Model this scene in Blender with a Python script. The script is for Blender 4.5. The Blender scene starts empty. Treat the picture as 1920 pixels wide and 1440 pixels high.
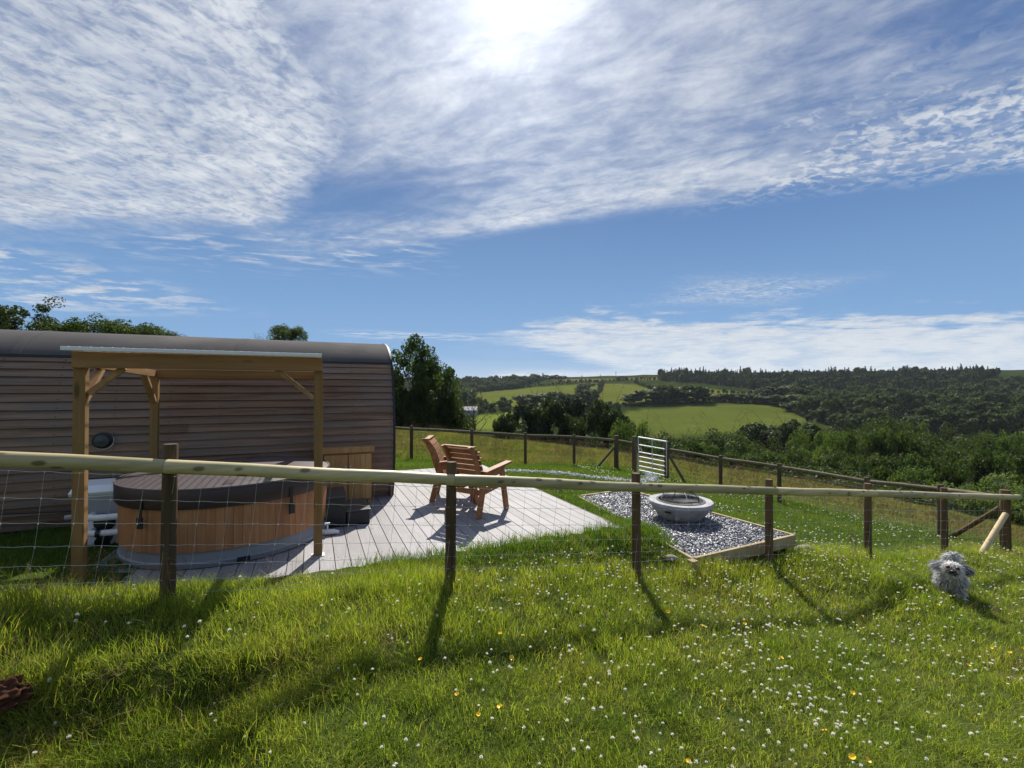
import bpy, bmesh, math, random
import numpy as np
from mathutils import Vector, Matrix
random.seed(7); rng = np.random.default_rng(11)
S = bpy.context.scene
COL = bpy.data.collections.new("place"); S.collection.children.link(COL)
PI = math.pi
# ------------------------------------------------------------ camera, world, sun, exposure
EYE = 1.78; F = 850.0
cam = bpy.data.cameras.new("camera"); camo = bpy.data.objects.new("camera", cam); S.collection.objects.link(camo)
cam.sensor_width = 36; cam.lens = 36*F/1920; cam.clip_start = .05; cam.clip_end = 8000
camo.location = (0, 0, EYE); camo.rotation_euler = (math.radians(90.67), 0, 0); S.camera = camo
S.view_settings.view_transform = 'Standard'; S.view_settings.look = 'None'; S.view_settings.exposure = 0.5; S.view_settings.gamma = 1
S.view_settings.use_curve_mapping = False
S.cycles.use_denoising = True; S.cycles.volume_bounces = 0; S.cycles.max_bounces = 8; S.cycles.transparent_max_bounces = 12; S.cycles.sample_clamp_indirect = 4
SUN_EL = math.radians(44.5); SUN_AZ = math.radians(.5)      # azimuth from +Y towards +X
sdir = Vector((math.sin(SUN_AZ)*math.cos(SUN_EL), math.cos(SUN_AZ)*math.cos(SUN_EL), math.sin(SUN_EL)))
sun = bpy.data.lights.new("sun", 'SUN'); sun.energy = 4.9; sun.angle = math.radians(.55); sun.color = (1, .95, .86)
suno = bpy.data.objects.new("sun", sun); S.collection.objects.link(suno)
suno.rotation_euler = (-sdir).to_track_quat('-Z', 'Y').to_euler()

class X:                                   # tiny expression helper over shader math nodes
    nt = None
    def __init__(s, sock): s.s = sock
    @staticmethod
    def m(op, *a, clamp=False):
        n = X.nt.nodes.new('ShaderNodeMath'); n.operation = op; n.use_clamp = clamp
        for i, v in enumerate(a):
            if isinstance(v, X): X.nt.links.new(v.s, n.inputs[i])
            else: n.inputs[i].default_value = v
        return X(n.outputs[0])
    def __add__(s, o): return X.m('ADD', s, o)
    __radd__ = __add__
    def __sub__(s, o): return X.m('SUBTRACT', s, o)
    def __rsub__(s, o): return X.m('SUBTRACT', o, s)
    def __mul__(s, o): return X.m('MULTIPLY', s, o)
    __rmul__ = __mul__
    def __truediv__(s, o): return X.m('DIVIDE', s, o)
def xmax(a, b): return X.m('MAXIMUM', a, b)
def xmin(a, b): return X.m('MINIMUM', a, b)
def xpow(a, b): return X.m('POWER', a, b)
def ss(a, b, x):                            # smoothstep, falling when a > b
    n = X.nt.nodes.new('ShaderNodeMapRange'); n.interpolation_type = 'SMOOTHSTEP'
    lo, hi = (a, b) if a < b else (b, a)
    n.inputs['From Min'].default_value = lo; n.inputs['From Max'].default_value = hi
    if a > b: n.inputs['To Min'].default_value = 1; n.inputs['To Max'].default_value = 0
    X.nt.links.new(x.s, n.inputs['Value']); return X(n.outputs['Result'])
def comb(x, y, z=0.0):
    n = X.nt.nodes.new('ShaderNodeCombineXYZ')
    for i, v in enumerate((x, y, z)):
        if isinstance(v, X): X.nt.links.new(v.s, n.inputs[i])
        else: n.inputs[i].default_value = v
    return n.outputs[0]
def noise(vec, scale, detail=3, rough=.5, dist=0.0, lac=2.0):
    n = X.nt.nodes.new('ShaderNodeTexNoise'); n.inputs['Scale'].default_value = scale; n.inputs['Detail'].default_value = detail
    n.inputs['Roughness'].default_value = rough; n.inputs['Distortion'].default_value = dist; n.inputs['Lacunarity'].default_value = lac
    if vec is not None: X.nt.links.new(vec, n.inputs['Vector'])
    return X(n.outputs['Fac'])
def mixc(f, a, b, mode='MIX'):
    n = X.nt.nodes.new('ShaderNodeMix'); n.data_type = 'RGBA'; n.blend_type = mode
    for i, v in ((0, f), (6, a), (7, b)):
        if isinstance(v, X): X.nt.links.new(v.s, n.inputs[i])
        elif hasattr(v, 'links'): X.nt.links.new(v, n.inputs[i])
        elif isinstance(v, (int, float)): n.inputs[i].default_value = v
        else: n.inputs[i].default_value = (*v, 1)
    return n.outputs[2]

W = bpy.data.worlds.new("World"); S.world = W; W.use_nodes = True
nt = W.node_tree; nt.nodes.clear(); X.nt = nt
out = nt.nodes.new('ShaderNodeOutputWorld'); bg = nt.nodes.new('ShaderNodeBackground'); nt.links.new(bg.outputs[0], out.inputs[0])
bg.inputs[1].default_value = 0.10
sky = nt.nodes.new('ShaderNodeTexSky'); sky.sky_type = 'NISHITA'; sky.sun_disc = False
sky.sun_elevation = SUN_EL; sky.sun_rotation = SUN_AZ; sky.altitude = 150; sky.air_density = 1.0; sky.dust_density = .35; sky.ozone_density = 2.2
tc = nt.nodes.new('ShaderNodeTexCoord'); sp = nt.nodes.new('ShaderNodeSeparateXYZ'); nt.links.new(tc.outputs['Generated'], sp.inputs[0])
dx, dy, dz = (X(sp.outputs[i]) for i in range(3))
zz = xmax(X.m('POWER', dz*dz+.0011, .5), .001)
px, py = dx/zz, dy/zz
P = comb(px, py)
big = noise(P, 1.0, 3, .55); mid = noise(comb(px+7.3, py-2.1), 2.6, 5, .6); fin_ = noise(comb(px+1.3, py*1.4+4.1), 9.0, 5, .65)
ab = lambda x: X.m('ABSOLUTE', x)
# ---- rippled high cloud to the left
wx = px + .22*(big-.5) + .10*(mid-.5); wy = py + .25*(mid-.5) + .06*(fin_-.5)
rip = noise(comb(wx*3.0+wy*7.5, wx*13.0-wy*5.2), 1.2, 5, .62, .45)
cel = noise(comb(wx*13.0, wy*15.0), 1.0, 4, .6, .3)
fluf = noise(comb(wx*34.0, wy*40.0), 1.0, 4, .65, .2); tex = .34*rip+.44*cel+.22*fluf
eA = px + .85*xmax(py-1.65, 0) + .55*(mid-.5) + .12*(fin_-.5)
mA = ss(-.42, -.72, eA) * ss(3.0, 2.45, py + .9*(mid-.5))
dA = mA * (.52 + .50*ss(.36, .56, tex)) * (.70+.34*ss(.34, .56, .5*big+.5*mid))
# ---- thin veil over the middle
veil = .6*noise(comb(px*1.6-py*.6, py*3.4+px*1.4), 1.3, 8, .62, .8) + .4*noise(comb(px*5.0, py*7.0+px*3.0), 1.3, 6, .62, .4)
eB = py + .42*px + .22*(mid-.5)
mB = ss(2.95, 2.66, eB) * ss(-1.9, -1.0, px + .3*mid)
str1 = ss(.42, .0, ab(eB-2.58)) * ss(1.35, .3, ab(px-.35))
nearv = ss(1.5, .3, xmax(ab(px), ab(py-1.15)))
dB = mB * (.06 + .46*ss(.36, .66, veil) + .55*str1*ss(.25, .55, veil) + .32*nearv)
# ---- small-celled cloud to the right
cx = px + .10*(fin_-.5) + .1*(mid-.5); cy = py + .10*(mid-.5)
cel2 = noise(comb(cx*15.0+cy*3.0, cy*19.0-cx*6.0), 1.0, 4, .6, .35)
lane = noise(comb(cx*4.0+cy*7.0, cy*2.0), 1.0, 3, .5)
eC = py + .40*px + .30*(mid-.5)
mC = ss(3.05, 2.72, eC) * ss(1.55, 2.25, eC) * ss(.75, 1.25, px + .5*(mid-.5))
dC = mC * ss(.40, .60, .8*cel2+.2*lane) * (.55+.4*ss(.35, .6, lane))
# ---- low bank towards the far right horizon
bk = noise(comb(px*.28, py*.55), 2.2, 7, .62, .5); fine = noise(comb(px*1.4, py*3.4), 1.6, 6, .62, .4)
puff = noise(comb(dx*16.0, dy*16.0, dz*70.0), 1.0, 6, .62, .3)
eD = py - 1.3*xmax(1.2-px, 0) + 5.5*(bk-.5) + 1.2*(fine-.5) + 3.4*(puff-.5) + 1.6*(noise(comb(px*.16+3, py*.1), 2.0, 3, .5)-.5)
mD = ss(5.5, 7.1, eD) * ss(-2.2, -.2, px+.5*(bk-.5))
wedge = ss(6.9, 10.6, py-2.1*px+7*(bk-.5)+4*(fine-.5)) * ss(24.0, 15.0, py)
dD = mD * (.52+.50*ss(.34, .58, .35*fine+.65*puff)) * (1.0 - .92*wedge)
tl = ss(.9, .0, ab(py-8.6-.25*px)) * ss(-3.4, -2.4, px) * ss(-.1, -.8, px) * ss(.42, .62, fine) * .8
pt = xmax(ab(px-2.35)/.85, ab(py-4.6)/.75)
dP = ss(1.25, .2, pt + 1.6*(fine-.5)) * ss(.40, .60, .5*cel2+.5*fine) * .75
# ---- ragged wisps lower left
wl = noise(comb(px*.9+3, py*2.6), 1.6, 7, .64, .5)*.45 + puff*.55
mL = ss(2.85, 3.2, py) * ss(6.4, 4.6, py) * ss(-2.9, -3.9, px)
dL = mL * ss(.46, .60, wl) * .95
mM = ss(2.6, 3.0, py) * ss(4.2, 3.1, py) * ss(-.25, -.9, px) * ss(-3.6, -1.6, px)
dM = mM * ss(.47, .66, noise(comb(px*1.6+py*1.2, py*4.2-px*1.4), 1.6, 7, .62, .4)) * .75
hz = ss(.085, -.0, dz)*.5
gap = ss(1.15, .25, xmax(ab(px+.78)/.62, ab(py-2.36)/.36) + .7*(mid-.5))
dB = dB*(1.0-.8*gap)
dens = xmax(xmax(xmax(dA, dB), xmax(dC, dD)), xmax(xmax(dP, dL), xmax(dM, tl)))
dens = xmin(xmax(dens, hz), 1.0)
# angle to the sun: thin cloud glows round it
GEL = math.radians(41.6); gdir = Vector((math.sin(SUN_AZ-.02)*math.cos(GEL), math.cos(SUN_AZ-.02)*math.cos(GEL), math.sin(GEL)))
dn = nt.nodes.new('ShaderNodeVectorMath'); dn.operation = 'DOT_PRODUCT'; nt.links.new(tc.outputs['Generated'], dn.inputs[0]); dn.inputs[1].default_value = gdir
ca = X(dn.outputs['Value'])
g1 = xpow(xmax(ca, 0), 260.0); g2 = xpow(xmax(ca, 0), 34.0); g3 = xpow(xmax(ca, 0), 9.0)
glow = g1*3.2 + g2*2.8*(.45+.55*dens) + g3*.9*dens
blue = mixc(ss(.0, .62, dz), (1.5, 2.8, 4.8), (.30, .86, 2.4))
base = mixc(.94, sky.outputs[0], blue)
shade = noise(comb(px*1.8+2, py*2.6), 1.8, 5, .6)
cc = mixc(ss(.3, .7, .5*shade+.5*tex), (2.4, 2.85, 3.75), (5.4, 5.65, 5.95))
cc = mixc(ss(.0, .22, dz), (5.2, 5.6, 6.0), cc)
c1 = mixc(dens, base, cc)
gv = comb(glow*1.0, glow*1.0, glow*.99)
fin = mixc(1.0, c1, gv, 'ADD')
gr = mixc(ss(-.02, .0, dz), (.9, 1.2, .6), fin)
nt.links.new(gr, bg.inputs[0])

# ------------------------------------------------------------ helpers
CU = np.array((.916, .402)); CV = np.array((-.402, .916)); ANG = math.atan2(.402, .916)
def Wp(u, v, z=0.0): return Vector((.916*u-.402*v, .402*u+.916*v, z))
def uvof(x, y): return .916*x+.402*y, -.402*x+.916*y
def at(pxl, pyl, Z): return Vector(((pxl-960)*Z/F, Z, EYE-(pyl-730)*Z/F))     # a point seen in the photo, at Z metres
RU = Matrix.Rotation(ANG, 3, 'Z')
class MB:
    def __init__(s): s.v = []; s.f = []; s.n = 0; s.mi = []
    def add(s, vs, fs, mi=0):
        s.v.extend([tuple(p) for p in vs]); s.f.extend([tuple(i+s.n for i in f) for f in fs]); s.n += len(vs); s.mi.extend([mi]*len(fs)); return s
    def box(s, c, size, R=None, mi=0):
        R = R if R is not None else Matrix.Identity(3); c = Vector(c); h = Vector(size)/2
        vs = [c + R @ Vector((sx*h.x, sy*h.y, sz*h.z)) for sx in (-1, 1) for sy in (-1, 1) for sz in (-1, 1)]
        return s.add(vs, [(0,1,3,2),(4,6,7,5),(0,4,5,1),(2,3,7,6),(0,2,6,4),(1,5,7,3)], mi)
    def bar(s, a, b, w, h, up=(0,0,1), mi=0):     # rectangular bar from a to b: w across, h along 'up'
        a, b = Vector(a), Vector(b); d = (b-a); L = d.length; d.normalize(); up = Vector(up)
        side = d.cross(up); side.normalize(); upp = side.cross(d); upp.normalize()
        R = Matrix((d, side, upp)).transposed()
        return s.box((a+b)/2, (L, w, h), R, mi)
    def tube(s, pts, rads, n=10, caps=True, mi=0, jit=0.0):
        pts = [Vector(p) for p in pts]
        if not hasattr(rads, '__len__'): rads = [rads]*len(pts)
        vs = []; prev = None
        for i, p in enumerate(pts):
            d = (pts[min(i+1, len(pts)-1)]-pts[max(i-1, 0)]).normalized()
            ref = prev if prev is not None else (Vector((0, 0, 1)) if abs(d.z) < .9 else Vector((1, 0, 0)))
            a = d.cross(ref).normalized(); b = a.cross(d).normalized(); prev = b
            for k in range(n):
                t = 2*PI*k/n; r = rads[i]*(1+(random.uniform(-jit, jit) if jit else 0)); vs.append(p + a*math.cos(t)*r + b*math.sin(t)*r)
        fs = [(i*n+k, i*n+(k+1) % n, (i+1)*n+(k+1) % n, (i+1)*n+k) for i in range(len(pts)-1) for k in range(n)]
        if caps: fs += [tuple(range(n-1, -1, -1)), tuple(range((len(pts)-1)*n, len(pts)*n))]
        return s.add(vs, fs, mi)
    def lathe(s, c, prof, n=48, a0=0, a1=2*PI, mi=0):
        c = Vector(c); full = abs(a1-a0-2*PI) < 1e-6; m = n if full else n+1; vs = []
        for (r, z) in prof:
            for k in range(m):
                t = a0+(a1-a0)*k/n; vs.append(c+Vector((r*math.cos(t), r*math.sin(t), z)))
        fs = []
        for i in range(len(prof)-1):
            for k in range(n):
                k2 = (k+1) % m; fs.append((i*m+k, i*m+k2, (i+1)*m+k2, (i+1)*m+k))
        return s.add(vs, fs, mi)
    def prism(s, poly, vec, mi=0):
        poly = [Vector(p) for p in poly]; vec = Vector(vec); n = len(poly)
        vs = poly+[p+vec for p in poly]
        return s.add(vs, [tuple(range(n-1, -1, -1)), tuple(range(n, 2*n))]+[(i, (i+1) % n, n+(i+1) % n, n+i) for i in range(n)], mi)
def mesh_np(name, v, f, mat, smooth=False):
    """v (N,3), f (M,k) arrays"""
    me = bpy.data.meshes.new(name); v = np.asarray(v, np.float32); f = np.asarray(f, np.int32); k = f.shape[1]
    me.vertices.add(len(v)); me.vertices.foreach_set('co', v.ravel())
    me.loops.add(f.size); me.loops.foreach_set('vertex_index', f.ravel())
    me.polygons.add(len(f)); me.polygons.foreach_set('loop_start', np.arange(0, f.size, k, dtype=np.int32))
    me.polygons.foreach_set('loop_total', np.full(len(f), k, np.int32))
    if smooth: me.polygons.foreach_set('use_smooth', np.ones(len(f), bool))
    me.update(calc_edges=True)
    for m in (mat if isinstance(mat, (list, tuple)) else [mat]): me.materials.append(m)
    return me
def link(o, parent=None):
    COL.objects.link(o)
    if parent is not None: o.parent = parent
    return o
def wloc(o):
    p = Vector(o.location)
    while o.parent is not None: o = o.parent; p += Vector(o.location)
    return p
def obj(name, mb, mat, parent=None, smooth=False, bevel=0, org=None, rot=None):
    """links an MB (world coordinates) as ONE object; org = where its origin goes"""
    base = wloc(parent) if parent is not None else Vector((0, 0, 0))
    o0 = Vector(org) if org is not None else base
    me = bpy.data.meshes.new(name)
    me.from_pydata([tuple(Vector(p)-o0) for p in mb.v], [], mb.f)
    for m in (mat if isinstance(mat, (list, tuple)) else [mat]): me.materials.append(m)
    if any(mb.mi): me.polygons.foreach_set('material_index', mb.mi)
    bm = bmesh.new(); bm.from_mesh(me); bmesh.ops.recalc_face_normals(bm, faces=bm.faces); bm.to_mesh(me); bm.free()
    o = bpy.data.objects.new(name, me); o.location = o0-base; link(o, parent)
    if smooth:
        me.polygons.foreach_set('use_smooth', [True]*len(me.polygons)); me.set_sharp_from_angle(angle=math.radians(38))
    if bevel:
        b = o.modifiers.new('bevel', 'BEVEL'); b.width = bevel; b.segments = 2; b.limit_method = 'ANGLE'; b.angle_limit = math.radians(50); b.harden_normals = False
    return o
def tag(o, label=None, cat=None, group=None, kind=None):
    for k, v in (('label', label), ('category', cat), ('group', group), ('kind', kind)):
        if v: o[k] = v
    return o
def thing(name, label, cat, loc=(0, 0, 0), group=None, kind=None):
    o = bpy.data.objects.new(name, None); o.location = loc; o.empty_display_size = .1; link(o)
    return tag(o, label, cat, group, kind)
def dup(root, loc, rz=0, sc=1.0, label=None):
    r = root.copy(); COL.objects.link(r); r.location = loc; r.rotation_euler = (0, 0, rz); r.scale = (sc,)*3 if not hasattr(sc, '__len__') else sc
    if label: r['label'] = label
    for ch in list(root.children):
        c = ch.copy(); COL.objects.link(c); c.parent = r
        for g in list(ch.children):
            d = g.copy(); COL.objects.link(d); d.parent = c
    return r

# ------------------------------------------------------------ materials
def newmat(name):
    m = bpy.data.materials.new(name); m.use_nodes = True; nt = m.node_tree; nt.nodes.clear(); X.nt = nt
    o = nt.nodes.new('ShaderNodeOutputMaterial'); return m, nt, o
def coords(nt, kind='Object', rot=0, scale=(1, 1, 1)):
    tc = nt.nodes.new('ShaderNodeTexCoord'); mp = nt.nodes.new('ShaderNodeMapping'); mp.vector_type = 'POINT'
    r = nt.nodes.new('ShaderNodeVectorRotate'); r.rotation_type = 'Z_AXIS'; r.inputs['Angle'].default_value = -rot
    nt.links.new(tc.outputs[kind], r.inputs['Vector']); nt.links.new(r.outputs[0], mp.inputs[0]); mp.inputs['Scale'].default_value = scale
    return mp.outputs[0]
def orand(nt):
    n = nt.nodes.new('ShaderNodeObjectInfo'); return X(n.outputs['Random'])
def offs(nt, vec, amt=40.0):
    n = nt.nodes.new('ShaderNodeVectorMath'); n.operation = 'ADD'; nt.links.new(vec, n.inputs[0])
    r = orand(nt)*amt; c = comb(r, r, r); nt.links.new(c, n.inputs[1]); return n.outputs[0]
def principled(nt, o, col, rough=.7, spec=.3, metal=0, bump=None, bstr=.3, bdist=.01, **kw):
    p = nt.nodes.new('ShaderNodeBsdfPrincipled')
    if hasattr(col, 'links'): nt.links.new(col, p.inputs['Base Color'])
    else: p.inputs['Base Color'].default_value = (*col, 1)
    if isinstance(rough, X): nt.links.new(rough.s, p.inputs['Roughness'])
    else: p.inputs['Roughness'].default_value = rough
    p.inputs['Specular IOR Level'].default_value = spec; p.inputs['Metallic'].default_value = metal
    for k, v in kw.items(): p.inputs[k.replace('_', ' ')].default_value = v
    if bump is not None:
        b = nt.nodes.new('ShaderNodeBump'); b.inputs['Strength'].default_value = bstr; b.inputs['Distance'].default_value = bdist
        nt.links.new(bump.s, b.inputs['Height']); nt.links.new(b.outputs[0], p.inputs['Normal'])
    nt.links.new(p.outputs[0], o.inputs[0]); return p
def wood(name, ca, cb, axis='u', rough=.75, knots=.5, var=.35, gs=1.0, bstr=.35, stain=None):
    m, nt, o = newmat(name)
    st = {'u': (1.3, 22, 22), 'v': (22, 1.3, 22), 'z': (22, 22, 1.3), 'n': (9, 9, 9)}[axis]
    v = coords(nt, 'Object', ANG, tuple(k*gs for k in st)); v = offs(nt, v)
    g = noise(v, 1.0, 6, .6, .6); g2 = noise(v, 5.0, 3, .6)
    vk = offs(nt, coords(nt, 'Object', ANG, tuple(k**.45*1.6 for k in st)), 90)
    kn = nt.nodes.new('ShaderNodeTexVoronoi'); kn.inputs['Scale'].default_value = .85; nt.links.new(vk, kn.inputs['Vector'])
    kd = ss(.16, .05, X(kn.outputs['Distance']))*knots
    c = mixc(ss(.3, .7, g), ca, cb)
    c = mixc(kd, c, tuple(k*.25 for k in ca))
    r = orand(nt); k = (1-var/2) + r*var + (g2-.5)*.25
    c = mixc(1.0, c, comb(k, k, k), 'MULTIPLY')
    if stain:
        s = noise(offs(nt, coords(nt, 'Object', ANG, (.8, .8, 1.5)), 13), 1.0, 4, .6); c = mixc(ss(.42, .68, s)*.7, c, stain)
    principled(nt, o, c, rough, .25, bump=g*.6+g2*.4, bstr=bstr, bdist=.004)
    return m
def plain(name, col, rough=.5, spec=.4, metal=0, var=.12, sc=6.0, bstr=.1, dirt=None, **kw):
    m, nt, o = newmat(name); v = offs(nt, coords(nt))
    n = noise(v, sc, 5, .6); k = (1-var)+n*2*var
    c = mixc(1.0, col, comb(k, k, k), 'MULTIPLY')
    if dirt: c = mixc(ss(.5, .75, noise(v, sc*.4, 5, .65))*.6, c, dirt)
    principled(nt, o, c, rough, spec, metal, bump=noise(v, sc*12, 3, .6), bstr=bstr, bdist=.002, **kw); return m
def leafmat(name, ca, cb, tr=.45, sc=.6, hi=None, rough=.6):
    m, nt, o = newmat(name)
    gp = nt.nodes.new('ShaderNodeNewGeometry')
    n = noise(gp.outputs['Position'], sc, 3, .6); isl = X(gp.outputs['Random Per Island'])
    r = orand(nt)
    c = mixc(xmin(xmax((n-.5)*1.6+.3+isl*.45-.2+ (r-.5)*.35, 0.0), 1.0), ca, cb)
    if hi: c = mixc(ss(.86, .97, isl), c, hi)
    d = nt.nodes.new('ShaderNodeBsdfPrincipled'); nt.links.new(c, d.inputs['Base Color']); d.inputs['Roughness'].default_value = rough; d.inputs['Specular IOR Level'].default_value = .25
    t = nt.nodes.new('ShaderNodeBsdfTranslucent'); ct = mixc(1.0, c, (1.25, 1.35, .55), 'MULTIPLY'); nt.links.new(ct, t.inputs['Color'])
    mx = nt.nodes.new('ShaderNodeMixShader'); mx.inputs[0].default_value = tr
    nt.links.new(d.outputs[0], mx.inputs[1]); nt.links.new(t.outputs[0], mx.inputs[2]); nt.links.new(mx.outputs[0], o.inputs[0]); return m
M = {}
M['cladding'] = wood('weathered_cladding', (.160, .094, .057), (.30, .20, .138), 'u', .8, .12, .24, .7, .5, stain=(.20, .165, .14))
m, nt, o = newmat('pale_round_rail'); v = offs(nt, coords(nt, 'Object', ANG, (1.2, 15, 15))); g = noise(v, 1.0, 6, .62, .5); g2 = noise(offs(nt, coords(nt, 'Object', ANG, (2.5, 60, 60)), 7), 1.0, 4, .6)
vk = offs(nt, coords(nt, 'Object', ANG, (5.2, 11, 11)), 90); kn = nt.nodes.new('ShaderNodeTexVoronoi'); kn.inputs['Scale'].default_value = 1.0; kn.inputs['Randomness'].default_value = 1; nt.links.new(vk, kn.inputs['Vector'])
kd = ss(.255, .13, X(kn.outputs['Distance'])); c = mixc(ss(.3, .7, g), (.52, .42, .22), (.33, .28, .13)); c = mixc(ss(.5, .72, noise(offs(nt, coords(nt, 'Object', ANG, (.7, 4, 4)), 31), 1.0, 4, .6))*.7, c, (.23, .24, .09))
c = mixc(ss(.62, .74, g2)*.55, c, (.15, .11, .05)); c = mixc(kd*.75, c, (.07, .04, .018)); c = mixc(1.0, c, comb(.85+orand(nt)*.3, .85+orand(nt)*.3, .85+orand(nt)*.3), 'MULTIPLY')
principled(nt, o, c, .45, .35, bump=g*.5+g2*.5-kd*.6, bstr=.5, bdist=.004); M['rail'] = m
M['post'] = wood('treated_post', (.070, .042, .022), (.125, .082, .042), 'z', .8, .4, .3, .8, .6)
M['postfar'] = wood('weathered_post', (.07, .05, .03), (.13, .10, .06), 'z', .85, .3, .4, .8, .5)
M['railfar'] = wood('weathered_rail', (.10, .08, .048), (.17, .145, .095), 'n', .85, .3, .3, .5, .3)
M['stake'] = wood('fresh_stake', (.55, .42, .24), (.62, .5, .3), 'z', .8, .4, .1)
M['beam'] = wood('pergola_beam', (.205, .100, .034), (.32, .175, .066), 'u', .65, 1.0, .15, .5, .2)
M['beamv'] = wood('pergola_side_beam', (.205, .100, .034), (.32, .175, .066), 'v', .65, 1.0, .15, .5, .2)
M['perpost'] = wood('pergola_post', (.205, .100, .034), (.32, .175, .066), 'z', .65, 1.0, .15, .5, .2, stain=(.20, .145, .05))
M['brace'] = wood('pergola_brace', (.26, .145, .06), (.38, .23, .10), 'n', .65, .5, .15, .5, .2)
M['deck'] = wood('composite_deck', (.255, .243, .246), (.33, .317, .32), 'v', .6, 0, .16, 2.2, .35, stain=(.215, .20, .19))
M['tub'] = wood('tub_cedar_panel', (.33, .145, .062), (.46, .225, .10), 'z', .5, .0, .13, .7, .15, stain=(.27, .125, .06))
M['cabinet'] = wood('cabinet_pine', (.40, .215, .075), (.52, .30, .115), 'z', .5, .5, .12, .6, .15)
M['chair'] = wood('chair_wood', (.22, .088, .032), (.34, .15, .056), 'n', .55, .2, .2, .8, .3)
M['sleeper'] = wood('bed_board', (.30, .235, .125), (.40, .32, .18), 'n', .75, .4, .2, .5, .3)
m, nt, o = newmat('ashy_concrete'); v = coords(nt); nA = noise(v, 5, 6, .65); nB = noise(coords(nt, 'Object', 0, (9, 9, 2.2)), 1.6, 5, .65); c = mixc(ss(.38, .7, nA), (.40, .395, .405), (.29, .285, .295)); c = mixc(ss(.56, .72, nB)*.5, c, (.15, .145, .14))
principled(nt, o, c, .75, .25, bump=noise(v, 70, 4, .6), bstr=.25, bdist=.003); M['concrete'] = m
M['steel'] = plain('galvanised_steel', (.62, .64, .66), .42, .5, .75, .1)
M['gate'] = plain('bright_gate_steel', (.8, .82, .84), .5, .5, .2, .05)
M['wire'] = plain('galvanised_wire', (.50, .50, .48), .45, .5, .35, .1)
M['wirefar'] = plain('dull_wire', (.22, .21, .18), .7, .3, .1, .1)
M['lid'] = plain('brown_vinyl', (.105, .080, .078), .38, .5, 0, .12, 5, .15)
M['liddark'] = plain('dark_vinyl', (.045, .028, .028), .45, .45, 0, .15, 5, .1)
M['tubbase'] = plain('grey_tub_base', (.22, .235, .26), .5, .4, 0, .1, 4)
M['black'] = plain('black_plastic', (.012, .013, .016), .42, .5, 0, .2, 8, .2)
M['blackd'] = plain('black_tread', (.05, .053, .056), .38, .6, 0, .2, 60, .5)
M['white'] = plain('white_plastic', (.75, .76, .75), .4, .4, 0, .05, 4)
M['grey'] = plain('grey_plastic', (.30, .31, .31), .5, .4, 0, .1, 4)
M['felt'] = plain('grey_roof_felt', (.095, .088, .085), .95, .08, 0, .3, 1.6, .4, dirt=(.17, .15, .135))
M['pitdark'] = plain('sooty_steel', (.05, .05, .052), .6, .4, .4, .25, 8)
M['rock'] = plain('field_stone', (.32, .28, .23), .85, .2, 0, .25, 6, .6, dirt=(.14, .12, .08))
M['soil'] = plain('red_soil', (.075, .034, .022), 1.0, .0, 0, .6, 30, 1.0, dirt=(.12, .075, .045))
# ------------------------------------------------------------ terrain
def tps_fit(pts):
    p = np.array(pts, float); n = len(p); A = np.zeros((n+3, n+3))
    d = np.hypot(p[:, None, 0]-p[None, :, 0], p[:, None, 1]-p[None, :, 1])
    K = np.where(d > 0, d*d*np.log(d+1e-12), 0); A[:n, :n] = K+np.eye(n)*1e-6
    A[:n, n] = 1; A[:n, n+1:] = p[:, :2]; A[n, :n] = 1; A[n+1:, :n] = p[:, :2].T
    w = np.linalg.solve(A, np.r_[p[:, 2], 0, 0, 0])
    def ev(x, y):
        x = np.asarray(x, float); y = np.asarray(y, float); sh = x.shape; x = x.ravel(); y = y.ravel(); out = np.empty(len(x))
        for i in range(0, len(x), 20000):
            xs, ys = x[i:i+20000, None], y[i:i+20000, None]; d = np.hypot(xs-p[None, :, 0], ys-p[None, :, 1])
            out[i:i+20000] = np.where(d > 0, d*d*np.log(d+1e-12), 0) @ w[:n] + w[n]+w[n+1]*xs[:, 0]+w[n+2]*ys[:, 0]
        return out.reshape(sh)
    return ev
FENCE = [(-.94+2.07*k, 3.95) for k in range(7)]
FZ = [.29, .03, -.27, -.47, -.66, -.92, -1.16]
BACK = [(-6.6, 14.2, -.35), (-5.0, 14.6, -.42), (-3.32, 15.0, -.55), (-1.37, 15.5, -.70), (.47, 16.0, -.87), (2.24, 16.4, -.96), (3.81, 16.6, -1.11), (4.39, 16.3, -1.19),
        (5.30, 15.6, -1.29), (6.38, 13.9, -1.36), (7.41, 12.6, -1.39), (8.5, 10.9, -1.45), (8.95, 9.5, -1.33)]
near = []
for (u, v), z in zip(FENCE, FZ): p = Wp(u, v); near.append((p.x, p.y, z))
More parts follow.
